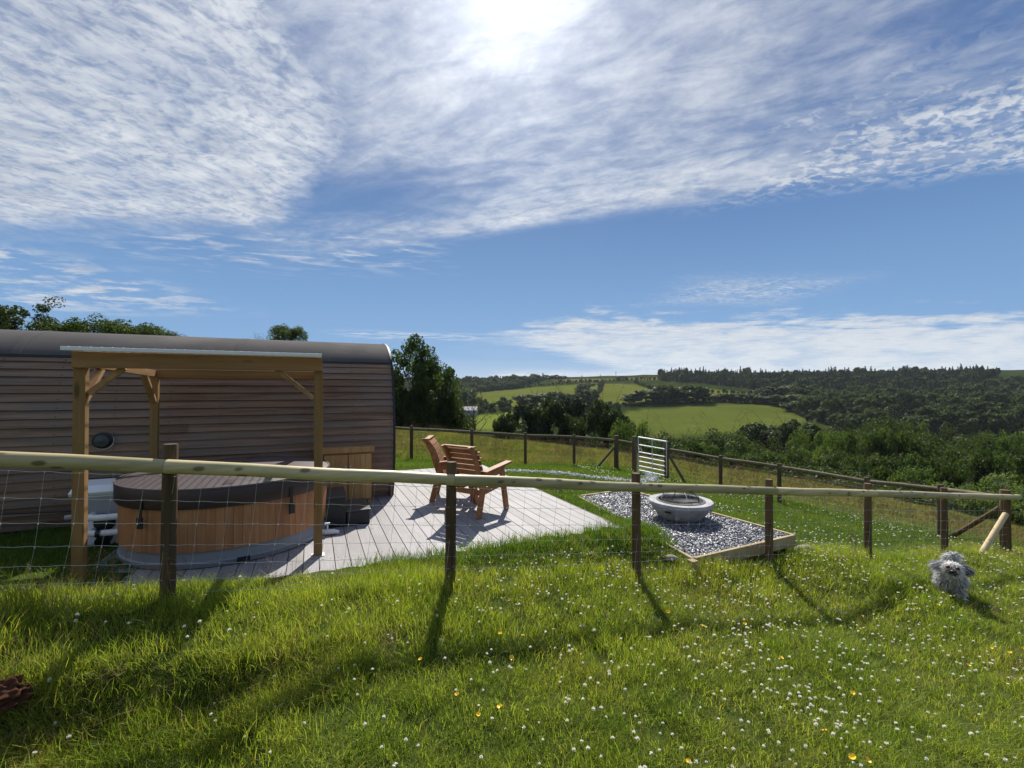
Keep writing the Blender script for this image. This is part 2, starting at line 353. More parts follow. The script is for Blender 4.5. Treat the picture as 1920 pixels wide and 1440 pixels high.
for u, v, z in [(-1.8, 3.95, .38), (-3.2, 3.95, .45), (-6, 4, .6), (-2.2, 3.4, .32), (-1.2, 3.4, .24), (0, 3.4, .10), (-2.6, 3.0, .26), (-1.2, 3.0, .17), (0, 3.0, .04), (-1.4, 2.5, .10), (-.2, 2.4, .03), (.8, 3.0, .0), (2.8, 3.03, -.24), (1.5, 2.5, -.14),
                (1.5, 3.1, -.09), (3.3, 3.0, -.32), (5.3, 3.0, -.60), (7.6, 3.2, -.76), (9.5, 3.0, -.95), (0, 0, .08), (2, 0, -.15), (-2, 0, .2), (1, 2, -.12), (3, 1.5, -.35), (6, 0, -.7), (6, 1.5, -.7), (-5, 1, .5), (0, -4, .2), (8, -4, -.9), (-6, -4, .7),
                (-1.6, 4.6, .16), (-.5, 4.55, .10), (.6, 4.55, .04), (1.6, 4.6, .02), (2.6, 4.6, .03), (3.6, 4.5, .0), (4.1, 4.6, -.12), (1.5, 4.25, -.02), (2.8, 4.2, -.1), (3.5, 4.1, -.28),
                (-2.6, 5.2, .10), (-2.6, 6.2, .0), (-2.7, 7.4, -.02), (-5, 5, .2), (-5, 6.5, -.02), (-6.5, 7.6, -.05), (-10, 6, .3), (-10, 12, 0),
                (3.9, 5.6, -.12), (3.9, 7.2, -.1), (3.9, 9, -.12), (3.9, 10.5, -.2), (2.0, 10.6, -.15), (0, 12, -.1), (-4, 13, .0),
                (4.07, 3.7, -.34), (5.9, 3.7, -.42), (6.5, 4.4, -.48), (6.3, 6, -.42), (6.1, 7.6, -.4), (5.0, 7.7, -.28), (7.5, 5.5, -.68), (8, 7.5, -.85), (9, 4.6, -.95)]:
    p = Wp(u, v); near.append((p.x, p.y, z))
near += BACK
for q in [(-3.5, 25, -.35), (0, 24, -.82), (3.2, 23, -1.15), (5.4, 22.5, -1.45), (9, 21, -2.0), (-8, 26, -.1), (-14, 24, .2), (13.5, 18.5, -2.6), (12, 12, -2.2), (14, 8, -2.3), (20, 15, -3.6), (11.5, 9.5, -1.8), (1.2, 11.2, -.28), (3.3, 12.4, -.7), (5, 12, -1.0),
          (12, 2, -1.6), (20, 3, -2.6), (-18, 10, .6), (-18, 0, 1.2)]: near.append(q)
nearF = tps_fit(near)
def fp(xp, yp, Z): q = at(xp, yp, Z); return (q.x, q.y, q.z)
far = [fp(860, 718, 760), fp(700, 722, 800), fp(400, 715, 820), fp(0, 712, 850), fp(-900, 700, 850),
       fp(1000, 712, 780), fp(1120, 710, 700), fp(1240, 709, 640), fp(1400, 713, 600), fp(1550, 716, 560), fp(1750, 716, 520), fp(1920, 707, 560), fp(2300, 700, 600), fp(3000, 690, 700),
       fp(900, 735, 600), fp(1060, 722, 560), fp(1200, 722, 520), fp(1380, 731, 470), fp(1520, 745, 430),
       fp(880, 762, 330), fp(960, 764, 320), fp(1100, 762, 340), fp(1220, 758, 345), fp(1330, 754, 350), fp(1460, 760, 330), fp(1560, 790, 270), fp(1700, 780, 280), fp(1900, 790, 260),
       fp(1240, 815, 215), fp(1380, 812, 215), fp(1500, 806, 225), fp(910, 800, 205), fp(960, 780, 240), fp(1100, 800, 220),
       (0, 140, -22), (60, 140, -23), (120, 150, -24), (190, 160, -24), (-80, 150, -20), (-200, 160, -14), (-400, 200, -8), (300, 150, -24), (500, 200, -26),
       (0, 60, -13), (30, 60, -14), (60, 60, -14), (-40, 60, -9), (0, 36, -6), (14, 32, -6.5), (30, 30, -8.5), (45, 30, -11), (-25, 40, -3), (-60, 60, -4), (60, 20, -12), (100, 60, -18), (150, 40, -20), (80, 100, -20),
       (0, 90, -18), (-60, 100, -13), (300, 0, -22), (-300, 0, 6), (0, -200, 10), (-300, -200, 14), (300, -200, -10), (100, 0, -14), (60, -60, -6), (-100, 0, 4), (-120, 80, -4), (0, -60, 2), (0, 1300, 30), (900, 1300, 50), (-900, 1300, 50), (1200, 400, 10), (-1200, 400, 20)]
farF = tps_fit(far)
def sstep(a, b, x): t = np.clip((x-a)/(b-a), 0, 1); return t*t*(3-2*t)
def wav(x, y, s, k=5, seed=0):             # cheap smooth pseudo-noise, about -1..1
    r = np.random.default_rng(seed); out = 0*x
    for i in range(k):
        a = r.uniform(0, 2*PI); f = r.uniform(.6, 1.6)/s; out = out+np.sin((x*math.cos(a)+y*math.sin(a))*f*2*PI+r.uniform(0, 7))
    return out/k
BED = [Wp(4.5, 7.22), Wp(5.70, 7.30), Wp(5.99, 4.11), Wp(4.07, 4.02)]; BEDZ = -.20
def inpoly(x, y, poly, grow=0.0):
    m = np.ones_like(x, bool); n = len(poly)
    c = sum((Vector((p[0], p[1])) for p in poly), Vector((0, 0)))/n
    for i in range(n):
        a, b = poly[i], poly[(i+1) % n]; ex, ey = b[0]-a[0], b[1]-a[1]; L = math.hypot(ex, ey)
        sgn = 1 if (ex*(c.y-a[1])-ey*(c.x-a[0])) > 0 else -1
        m &= (sgn*(ex*(y-a[1])-ey*(x-a[0]))/L > -grow)
    return m
DU0, DU1, DV0, DV1 = -1.58, 3.68, 4.72, 10.1
def indeck(x, y, g=0.0):
    u, v = uvof(x, y)
    return (u > DU0-g) & (u < DU1+g) & (v > DV0-g) & (v < DV1+g) & ~((u < .9) & (v > 8.2))
def G(x, y):
    x = np.asarray(x, float); y = np.asarray(y, float)
    u, v = uvof(x, y)
    r = np.maximum(np.maximum((y-22.0-.0*x)/9.0, (np.abs(x-2)-17)/12.0), (-y-6)/12.0); r = np.maximum(r, (np.hypot(x, y-6)-21)/10)
    k = sstep(0, 1, r)
    zn = nearF(np.clip(x, -34, 36), np.clip(y, -20, 36)); zf = farF(x, y)
    zn = zn + .035*wav(x, y, 1.6, 6, 1)*sstep(0, 1, (4.6-v)/1.0+ .2) + .02*wav(x, y, .55, 6, 2)*sstep(3.9, 3.2, v)
    # low bank with a ragged lip along the near side of the fence
    lip = 3.20+.07*wav(u, v*0, 1.1, 4, 3)
    zn = zn - .19*sstep(lip+.10, lip-.08, v)*sstep(.3, -.6, u)*sstep(1.0, 2.2, v)
    dd = np.hypot(x, y); zf = zf + sstep(60, 200, dd)*1.2*wav(x, y, 90, 6, 4)
    z = zn*(1-k)+zf*k
    dk = indeck(x, y, -.04); z = np.where(dk, np.minimum(z, -.13), z)
    bd = inpoly(x, y, BED, -.02); z = np.where(bd, np.minimum(z, BEDZ-.08), z)
    pod = (u < 1.2) & (v > 7.8) & (v < 11.2); z = np.where(pod, np.minimum(z, -.05), z)
    return z
def gz(x, y): return float(G(np.array([x]), np.array([y]))[0])
def axis(lo, hi, a, b, d, g=1.09, mx=14):
    c = list(np.arange(a, b, d)); s = d; p = c[-1]
    while p < hi: s = min(s*g, mx); p += s; c.append(p)
    s = d; p = c[0]; l = []
    while p > lo: s = min(s*g, mx); p -= s; l.append(p)
    return np.array(l[::-1]+c)
gx = axis(-1300, 1300, -6, 11, .11); gy = axis(-260, 1250, 1.4, 11, .11)
GX, GY = np.meshgrid(gx, gy); GZ = G(GX, GY); nx, ny = len(gx), len(gy)
vv = np.c_[GX.ravel(), GY.ravel(), GZ.ravel()]
ii = (np.arange(ny-1)[:, None]*nx+np.arange(nx-1)[None, :]).ravel(); ff = np.c_[ii, ii+1, ii+nx+1, ii+nx]
# ground cover colours (what grows there, not how it is lit)
def world_poly(pp): return [(lambda q: (q[0], q[1]))(fp(*p)) for p in pp]
FIELDS = [  # polygons on the far slope: (corner pixels with distances), colour
    ([(1155, 812, 216), (1170, 768, 310), (1340, 757, 345), (1460, 762, 330), (1520, 792, 265), (1500, 806, 225), (1340, 818, 205)], (.080, .099, .023)),
    ([(890, 736, 590), (1060, 722, 560), (1130, 719, 560), (1110, 758, 350), (960, 764, 320), (890, 760, 335)], (.092, .108, .025)),
    ([(1130, 719, 560), (1200, 722, 520), (1240, 738, 440), (1215, 757, 350), (1110, 758, 350)], (.096, .108, .025)),
    ([(1240, 725, 500), (1440, 745, 440), (1425, 756, 370), (1330, 752, 370), (1230, 748, 400)], (.10, .108, .027)),
    ([(868, 806, 190), (885, 776, 250), (960, 772, 262), (985, 800, 205)], (.12, .155, .03)),
    ([(1040, 708, 740), (1240, 709, 650), (1240, 717, 600), (1040, 716, 640)], (.11, .095, .045)),
]
def cross_in(x, y, poly):
    inside = np.zeros_like(x, bool); n = len(poly)
    for i in range(n):
        x1, y1 = poly[i]; x2, y2 = poly[(i+1) % n]
        c = ((y1 > y) != (y2 > y)) & (x < (x2-x1)*(y-y1)/((y2-y1)+1e-9)+x1); inside ^= c
    return inside
fx, fy = GX.ravel(), GY.ravel(); fu, fv = uvof(fx, fy)
colr = np.tile(np.array((.052, .072, .020)), (len(fx), 1))
dist = np.hypot(fx, fy)
colr[dist > 30] = (.022, .034, .011)
FPOLY = [(world_poly(p), c) for p, c in FIELDS]
for p, c in FPOLY: colr[cross_in(fx, fy, p)] = c
# meadow beyond the back fence is tawny, lawn inside is green
def backy(x): return np.interp(x, [b[0] for b in BACK[:9]]+[6.38, 7.41, 8.5, 8.95], [b[1] for b in BACK])
bey = (dist < 32) & (fy > backy(fx)+.3) | ((dist < 32) & (fx > 9.2))
colr[bey] = (.10, .11, .033)
me = mesh_np('meadow_ground', vv, ff, None, True) if False else None
m, nt, o = newmat('ground'); at_ = nt.nodes.new('ShaderNodeAttribute'); at_.attribute_name = 'cover'
gp = nt.nodes.new('ShaderNodeNewGeometry'); n1 = noise(gp.outputs['Position'], 9, 6, .65); n2 = noise(gp.outputs['Position'], .45, 4, .6); n3 = noise(gp.outputs['Position'], .06, 4, .6)
k = .55+n1*.5+n2*.4; c = mixc(1.0, at_.outputs['Color'], comb(k, k, k*.95), 'MULTIPLY'); c = mixc(ss(.5, .75, n3)*.35, c, (.15, .13, .045), 'MIX')
n4 = noise(gp.outputs['Position'], .018, 5, .65); k4 = .72+n4*.55; c = mixc(1.0, c, comb(k4, k4, k4*.9), 'MULTIPLY'); principled(nt, o, c, 1.0, .0, bump=n1, bstr=.6, bdist=.05); M['ground'] = m
def cover_attr(me, arr):
    a = me.color_attributes.new('cover', 'FLOAT_COLOR', 'POINT'); a.data.foreach_set('color', np.c_[arr, np.ones(len(arr))].astype(np.float32).ravel())
me = mesh_np('meadow_ground', vv, ff, M['ground'], True); cover_attr(me, colr)
ground = link(bpy.data.objects.new('meadow_ground', me)); tag(ground, 'grassy meadow falling away to the valley and rising to the hill fields beyond', 'ground', kind='structure')

# ------------------------------------------------------------ scatter (geometry nodes) helper
def scatter(name, pts, rot, scl, idx, meshes, label, cat, parent=None):
    """ONE stuff object: instances of MESHES (geometry, not objects) on PTS"""
    me = bpy.data.meshes.new(name); me.vertices.add(len(pts)); me.vertices.foreach_set('co', np.asarray(pts, np.float32).ravel())
    a = me.attributes.new('rot', 'FLOAT_VECTOR', 'POINT'); a.data.foreach_set('vector', np.asarray(rot, np.float32).ravel())
    a = me.attributes.new('scl', 'FLOAT_VECTOR', 'POINT'); a.data.foreach_set('vector', np.asarray(scl, np.float32).ravel())
    a = me.attributes.new('pick', 'INT', 'POINT'); a.data.foreach_set('value', np.asarray(idx, np.int32))
    o = bpy.data.objects.new(name, me); link(o, parent)
    ng = bpy.data.node_groups.new(name, 'GeometryNodeTree')
    ng.interface.new_socket('Geometry', in_out='INPUT', socket_type='NodeSocketGeometry'); ng.interface.new_socket('Geometry', in_out='OUTPUT', socket_type='NodeSocketGeometry')
    N = ng.nodes; L = ng.links; gi = N.new('NodeGroupInput'); go = N.new('NodeGroupOutput')
    g2 = N.new('GeometryNodeGeometryToInstance')
    for ms in reversed(meshes):
        so = bpy.data.objects.new(name+'_source', ms); oi = N.new('GeometryNodeObjectInfo'); oi.inputs['Object'].default_value = so
        L.new(oi.outputs['Geometry'], g2.inputs[0])
    io = N.new('GeometryNodeInstanceOnPoints'); L.new(gi.outputs[0], io.inputs['Points']); L.new(g2.outputs[0], io.inputs['Instance']); io.inputs['Pick Instance'].default_value = True
    def attr(nm, ty, sock):
        n = N.new('GeometryNodeInputNamedAttribute'); n.data_type = ty; n.inputs['Name'].default_value = nm
        L.new([q for q in n.outputs if q.enabled and q.name == 'Attribute'][0], sock)
    attr('pick', 'INT', io.inputs['Instance Index'])
    e = N.new('FunctionNodeEulerToRotation'); attr('rot', 'FLOAT_VECTOR', e.inputs[0]); L.new(e.outputs[0], io.inputs['Rotation'])
    attr('scl', 'FLOAT_VECTOR', io.inputs['Scale']); L.new(io.outputs[0], go.inputs[0])
    md = o.modifiers.new('scatter', 'NODES'); md.node_group = ng
    return tag(o, label, cat, kind='stuff')
# ------------------------------------------------------------ deck
deck = thing('deck', 'pale grey composite deck of diagonal boards round the hot tub and chairs', 'deck', Wp(1, 6, 0), kind='structure')
pitch = .150; i = 0; u = DU0
while u < DU1-.01:
    w = min(pitch-.007, DU1-u); v1 = DV1 if u > 1.0 else 7.9
    dz = random.uniform(-.0012, .0012)
    obj('board', MB().box(Wp(u+w/2, (DV0+v1)/2, -.0125+dz), (w, v1-DV0, .025), RU), M['deck'], deck, bevel=.002); u += pitch
obj('frame', MB().box(Wp((DU0+DU1)/2, DV0+.03, -.10), (DU1-DU0-.02, .04, .14), RU).box(Wp(DU1-.03, (DV0+DV1)/2, -.10), (.04, DV1-DV0-.1, .14), RU)
    .box(Wp(DU0+.03, (DV0+7.9)/2, -.10), (.04, 7.9-DV0-.1, .14), RU)
    .box(Wp((DU0+DU1)/2, 6.4, -.06), (DU1-DU0-.1, .05, .06), RU).box(Wp(2.4, 9.0, -.06), (2.4, .05, .06), RU), M['blackd'], deck)

fx_ = MB()
for vj in (5.15, 6.05, 7.1, 8.3, 9.4):
    u = DU0
    while u < DU1-.1:
        if vj < 7.7 or u > 1.3:
            for o_ in (.035, .108): fx_.box(Wp(u+o_, vj+random.uniform(-.006, .006), .0015), (.009, .009, .002), RU)
        u += pitch
obj('screws', fx_, M['blackd'], deck)['kind'] = 'stuff'

# ------------------------------------------------------------ pod cabin
VC = 9.27
half = [(7.86, -.02), (7.76, .2), (7.69, .5), (7.66, .8), (7.66, 1.1), (7.69, 1.4), (7.76, 1.72), (7.86, 2.0), (8.00, 2.24), (8.22, 2.42), (8.5, 2.54), (8.85, 2.61), (VC, 2.635)]
def densify(P, d):
    out = []; 
    for a, b in zip(P, P[1:]):
        n = max(1, int(math.dist(a, b)/d)); out += [(a[0]+(b[0]-a[0])*t/n, a[1]+(b[1]-a[1])*t/n) for t in range(n)]
    return out+[P[-1]]
def spl(P, n=12):                          # Catmull-Rom
    out = []
    for i in range(len(P)-1):
        p0, p1, p2, p3 = P[max(i-1, 0)], P[i], P[i+1], P[min(i+2, len(P)-1)]
        for t in np.linspace(0, 1, n, endpoint=False):
            out.append(tuple(.5*((2*p1[k])+(-p0[k]+p2[k])*t+(2*p0[k]-5*p1[k]+4*p2[k]-p3[k])*t*t+(-p0[k]+3*p1[k]-3*p2[k]+p3[k])*t**3) for k in (0, 1)))
    return out+[P[-1]]
prof = spl(half); full = prof+[(2*VC-a, b) for a, b in prof[-2::-1]]
PU0, PU1 = -9.5, 1.22
pod = thing('pod_cabin', 'curved timber glamping pod with lapped boards and grey felt roof behind the hot tub', 'cabin', Wp(-4, VC, 0))
inn = [(VC+(a-VC)*.965, b-.05 if b > .5 else b) for a, b in full]
obj('inner_shell', MB().prism([Wp(PU0+.03, a, b) for a, b in inn], Wp(PU1-PU0-.06, 0)), M['black'], pod)
# lapped boards by arc length
def arc(P, s):
    for a, b in zip(P, P[1:]):
        d = math.dist(a, b)
        if s <= d: t = s/d; return (a[0]+(b[0]-a[0])*t, a[1]+(b[1]-a[1])*t)
        s -= d
    return P[-1]
low = [p for p in prof if p[1] <= 2.235]; Ls = sum(math.dist(a, b) for a, b in zip(low, low[1:]))
NB = 21; bs = Ls/NB
for side in (0, 1):
    for k in range(NB):
        a = Vector(arc(low, k*bs)); b = Vector(arc(low, min((k+1)*bs+.003, Ls-1e-4))); d = (b-a).normalized(); nrm = Vector((-d.y, d.x))
        th = .016+random.uniform(-.002, .002); a_o = a+nrm*(.022)+Vector((0, -.004)); pts = [a, a+nrm*.020*1.0, b+nrm*.004, b]
        a = a+d*.006; pts = [a, a+nrm*(.012+th), b+nrm*(.002), b-nrm*.004]
        if side: pts = [Vector((2*VC-p.x, p.y)) for p in pts]
        joints = [PU0]+([] if side else ([random.choice([-6.6, -5.1, -3.4, -1.6, -.5, .1])] if random.random() < .55 else []))+[PU1]
        for j0, j1 in zip(joints, joints[1:]):
            if side and k % 1 == 0 and False: continue
            obj('cladding_board', MB().prism([Wp(j0+.001, p.x, p.y) for p in pts], Wp(j1-j0-.002, 0)), M['cladding'], pod)
nl = MB()
for k in range(NB):
    a = Vector(arc(low, k*bs)); b = Vector(arc(low, min((k+1)*bs+.003, Ls-1e-4))); d = (b-a).normalized(); nrm = Vector((-d.y, d.x)); q = a+d*.032+nrm*.0275
    for j in range(18): nl.box(Wp(PU1-.04-j*.6, q.x, q.y), (.009, .006, .009), RU)
obj('nails', nl, M['black'], pod)['kind'] = 'stuff'
rp = [p for p in full if p[1] >= 2.215]
def shell(P, u0, u1, t, mi=0):
    mb = MB(); n = len(P); vs = []
    for uu in (u0, u1):
        for off in (0, t):
            for i, p in enumerate(P):
                a = P[max(i-1, 0)]; b = P[min(i+1, n-1)]; d = Vector((b[0]-a[0], b[1]-a[1])).normalized(); q = (p[0]-d.y*off, p[1]+d.x*off); vs.append(Wp(uu, q[0], q[1]))
    fs = []
    for i in range(n-1):
        fs += [(i, i+1, 2*n+i+1, 2*n+i), (n+i, 3*n+i, 3*n+i+1, n+i+1), (i, n+i, n+i+1, i+1), (2*n+i, 2*n+i+1, 3*n+i+1, 3*n+i)]
    fs += [(0, 2*n, 3*n, n), (n-1, 2*n-1, 4*n-1, 3*n-1)]
    return mb.add(vs, fs)
roof = obj('roof', shell(rp, PU0-.02, PU1+.015, .026), M['felt'], pod, smooth=True)
for uj in (-6.1, -3.6, -1.1): obj('roof_lap', shell(rp, uj, uj+.10, .031), M['felt'], pod, smooth=True)
obj('eaves_strip', MB().box(Wp((PU0+PU1)/2, rp[0][0]-.025, rp[0][1]+.0), (PU1-PU0+.03, .018, .030), RU), M['black'], pod)
obj('end_trim', shell(prof+[(2*VC-a, b) for a, b in prof[-2::-1]], PU1-.004, PU1+.030, .034), M['black'], pod, smooth=True)
ew = MB()
for k in range(24):
    z0 = k*.11; cs = [p[0] for p in full[:len(prof)] if p[1] >= z0]; v0 = (min([p[0] for p in prof if p[1] >= z0+.10] or [VC-.2]))+.05
    if 2*VC-2*v0 > .2 and z0 < 2.5: obj('end_board', MB().box(Wp(PU1-.02, VC, z0+.054), (.03, 2*(VC-v0), .104), RU), M['cladding'], pod)
# round vent on the wall
vt = at(196, 826, 1.0)-Vector((0, 0, EYE)); k = 7.66/( -.402*vt.x+.916*vt.y); vp = Vector((vt.x*k, vt.y*k, EYE+vt.z*k)); nv = -Wp(0, 1)
vent = thing('wall_vent', 'round black cowl vent on the lapped wall of the pod', 'vent', vp)
def disc(c, r, t, nrm, rz=1.0, n=28):
    nrm = Vector(nrm).normalized(); a = nrm.cross(Vector((0, 0, 1))).normalized(); b = a.cross(nrm)
    mb = MB(); vs = []
    for s_, rr in ((0, r), (t*.6, r), (t, r*.82)):
        for k in range(n): q = 2*PI*k/n; vs.append(c+nrm*s_+(a*math.cos(q)+b*math.sin(q)*rz)*rr)
    fs = [(i*n+k, i*n+(k+1) % n, (i+1)*n+(k+1) % n, (i+1)*n+k) for i in range(2) for k in range(n)]+[tuple(range(n)), tuple(range(2*n, 3*n))]
    return mb.add(vs, fs)
obj('flange', disc(vp+Vector((0, 0, -.008)), .112, .03, nv), M['white'], vent, smooth=True)
obj('cowl', disc(vp+nv*.03+Vector((0, 0, .006)), .108, .05, nv), M['black'], vent, smooth=True)
for r in (.075, .05, .026): obj('ring', disc(vp+nv*(.08+.012*(.08-r)/.03)+Vector((0, 0, .004)), r, .008, nv), M['blackd'], vent, smooth=True)

# ------------------------------------------------------------ hot tub
TC = Wp(-.885, 6.40, 0); TR = 1.06
tub = thing('hot_tub', 'round hot tub with cedar panels, grey base and brown strapped lid under the pergola', 'hot tub', TC)
obj('base', MB().lathe(TC, [(TR-.06, .0), (TR-.02, .01), (TR-.005, .06), (TR-.02, .075), (TR-.03, .17), (TR-.05, .18)], 72), M['tubbase'], tub, smooth=True)
pad = obj('tub_slab', MB().box(Wp(-1.80, 6.35, -.04), (.42, 1.9, .07), RU), M['tubbase']); tag(pad, 'narrow concrete slab under the left side of the hot tub', 'slab', kind='structure')
NP = 84
pm = None
for k in range(NP):
    a0 = 2*PI*k/NP; g = .0010
    if pm is None:
        mb = MB(); vs = []; R0, R1 = TR-.03, TR-.008
        for z in (.17, .60):
            for r in (R0, R1):
                for t in (-PI/NP+g, 0, PI/NP-g): vs.append(Vector((r*math.cos(t), r*math.sin(t), z)))
        # idx: z*6 + r*3 + t
        mb.add(vs, [(3, 4, 10, 9), (4, 5, 11, 10), (1, 0, 6, 7), (2, 1, 7, 8), (0, 3, 9, 6), (5, 2, 8, 11), (6, 9, 10, 7), (7, 10, 11, 8), (0, 1, 4, 3), (1, 2, 5, 4)])
        p0 = obj('panel', mb, M['tub'], None, bevel=.0012); p0.parent = tub; p0.location = (0, 0, 0); pm = p0
    else:
        q = pm.copy(); COL.objects.link(q); q.parent = tub; q.rotation_euler = (0, 0, a0)
obj('liner', MB().lathe(TC, [(TR-.035, .0), (TR-.035, .62)], 64), M['blackd'], tub, smooth=True)
obj('rim', MB().lathe(TC, [(TR-.03, .595), (TR+.002, .597), (TR+.01, .62), (TR-.0, .64), (TR-.2, .645)], 72), M['tubbase'], tub, smooth=True)
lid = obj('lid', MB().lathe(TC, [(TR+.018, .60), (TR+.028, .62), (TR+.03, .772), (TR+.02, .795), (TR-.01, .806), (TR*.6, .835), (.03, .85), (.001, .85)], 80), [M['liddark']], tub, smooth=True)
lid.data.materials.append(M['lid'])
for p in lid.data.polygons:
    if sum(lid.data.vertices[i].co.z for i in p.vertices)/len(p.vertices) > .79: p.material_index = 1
obj('piping', MB().lathe(TC, [(TR+.018, .790), (TR+.032, .794), (TR+.030, .806), (TR+.012, .806)], 80), M['lid'], lid, smooth=True)
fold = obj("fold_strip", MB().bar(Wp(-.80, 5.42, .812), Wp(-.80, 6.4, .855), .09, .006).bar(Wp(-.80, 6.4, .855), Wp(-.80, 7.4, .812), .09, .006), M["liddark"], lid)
for px_, Zt in ((267, 4.70), (547, 4.95)):
    ang = math.atan2(1, 0); d = at(px_, 900, 1); th = None
    # point of the rim nearest the camera along this view direction
    dirv = Vector((d.x, d.y, 0)).normalized(); oc = -Vector((TC.x, TC.y, 0)); b = dirv.dot(oc); c = oc.dot(oc)-(TR+.03)**2; t = -b-math.sqrt(max(b*b-c, 0)); q = dirv*t; nn = (q-Vector((TC.x, TC.y, 0))).normalized(); tt = nn.cross(Vector((0, 0, 1)))
    s = MB().bar(q+nn*.004+Vector((0, 0, .70)), q+nn*.010+Vector((0, 0, .50)), .035, .006, nn)
    st = obj('strap', s, M['black'], tub)
    obj('buckle', MB().bar(q+nn*.014+Vector((0, 0, .53)), q+nn*.014+Vector((0, 0, .42)), .062, .022, nn), M['black'], st, bevel=.004)
obj('side_vent', MB().bar(*[Vector((TC.x, TC.y, 0))+Vector((math.cos(a), math.sin(a), 0))*(TR-.012)+Vector((0, 0, .045)) for a in (-.98, -.87)], .03, .045), M['black'], tub)
# hose valve lying by the tub
hv = at(615, 1000, 5.55); hv.z = .04; hose = thing('drain_hose', 'short white drain hose with valve lying on the deck beside the hot tub', 'hose', (hv.x, hv.y, 0))
obj('pipe', MB().tube([hv+Wp(-.12, .06, .0), hv+Wp(.0, .0, .0), hv+Wp(.08, -.01, -.0), hv+Wp(.13, .0, -.018)], [.033, .034, .03, .02], 12), M['white'], hose, smooth=True)
obj('valve', MB().tube([hv+Vector((0, 0, .02)), hv+Vector((0, 0, .10))], .012, 10).tube([hv+Wp(-.03, 0, .10), hv+Wp(.03, 0, .10)], .014, 10), M['steel'], hose, smooth=True)

# ------------------------------------------------------------ pergola over the tub
pg = thing('pergola', 'timber pergola with clear corrugated roof standing over the hot tub', 'pergola', Wp(-.93, 6.35, 0))
UL, UR, VF, VB = -1.917, .056, 5.31, 7.39
def post(u, v, z0, z1, w=.086): return obj('post', MB().box(Wp(u, v, (z0+z1)/2), (w, w, z1-z0), RU), M['perpost'], pg, bevel=.004)
post(UL, VF, -.05, 1.985); post(UR, VF, .006, 1.985); post(UL, VB, -.05, 1.94); post(UR, VB, 0.006, 1.94)
obj('foot', MB().box(Wp(UR, VF, .004), (.13, .115, .006), RU), M['steel'], pg)
obj('front_beam', MB().box(Wp((UL+UR)/2, VF-.072, 2.045), (UR-UL+.07, .045, .145), RU), M['beam'], pg, bevel=.003)
obj('rear_beam', MB().box(Wp((UL+UR)/2, VB+.0, 1.985), (UR-UL+.10, .045, .12), RU), M['beam'], pg, bevel=.003)
obj('header', MB().box(Wp((UL+UR)/2, VF+.0, 2.03), (UR-UL+.05, .090, .085), RU), M['beam'], pg, bevel=.003)
for uu in (UL-.0, UR+.0): obj('side_beam', MB().bar(Wp(uu, VF+.048, 2.03), Wp(uu, VB-.025, 1.985), .045, .085), M['beamv'], pg, bevel=.003)
for t in (): uu = UL+(UR-UL)*t; obj('rafter', MB().bar(Wp(uu, VF+.048, 2.045), Wp(uu, VB-.025, 1.995), .045, .06), M['beamv'], pg)
def brace(a, b): obj('brace', MB().bar(a, b, .045, .07, (a-b).cross(Vector((0, 0, 1))).normalized()), M['brace'], pg, bevel=.003)
brace(Wp(UR-.05, VF, 1.68), Wp(UR-.42, VF, 2.0)); brace(Wp(UL, VF+.05, 1.68), Wp(UL, VF+.40, 1.98))
brace(Wp(UL, VB-.05, 1.62), Wp(UL, VB-.42, 1.96)); brace(Wp(UL+.05, VF+.02, 1.74), Wp(UL+.30, VF+.02, 1.98)); brace(Wp(UR, VB-.05, 1.62), Wp(UR, VB-.42, 1.96)); brace(Wp(UR, VF+.05, 1.68), Wp(UR, VF+.40, 1.98))
# clear corrugated sheet
m, nt, o = newmat('clear_corrugated_sheet'); lw = nt.nodes.new('ShaderNodeLayerWeight'); lw.inputs[0].default_value = .55
t = nt.nodes.new('ShaderNodeBsdfTransparent'); t.inputs[0].default_value = (.92, .94, .95, 1); g = nt.nodes.new('ShaderNodeBsdfPrincipled'); g.inputs['Base Color'].default_value = (.6, .64, .68, 1); g.inputs['Roughness'].default_value = .15
mx = nt.nodes.new('ShaderNodeMixShader'); f = X(lw.outputs['Facing']); nt.links.new((ss(.42, .58, f)*.62+.03).s, mx.inputs[0]); nt.links.new(t.outputs[0], mx.inputs[1]); nt.links.new(g.outputs[0], mx.inputs[2]); nt.links.new(mx.outputs[0], o.inputs[0]); M['sheet'] = m
mb = MB(); vs = []; NW = 27*8; u0, u1 = UL-.06, UR+.035
for vv_, zz_ in ((VF-.13, 2.148), (VB+.16, 2.070)):
    for k in range(NW+1): vs.append(Wp(u0+(u1-u0)*k/NW, vv_, zz_+.011*math.sin(2*PI*k/8)))
mb.add(vs, [(k, k+1, NW+2+k, NW+1+k) for k in range(NW)])
obj('roof_sheet', mb, M['sheet'], pg, smooth=True)
obj('roof_edge', MB().box(Wp((u0+u1)/2-.02, VF-.128, 2.137), (u1-u0+.02, .05, .034), RU), M['white'], pg, bevel=.004)
obj('roof_edge', MB().box(Wp((u0+u1)/2, VB+.14, 2.056), (u1-u0, .03, .02), RU), M['grey'], pg)

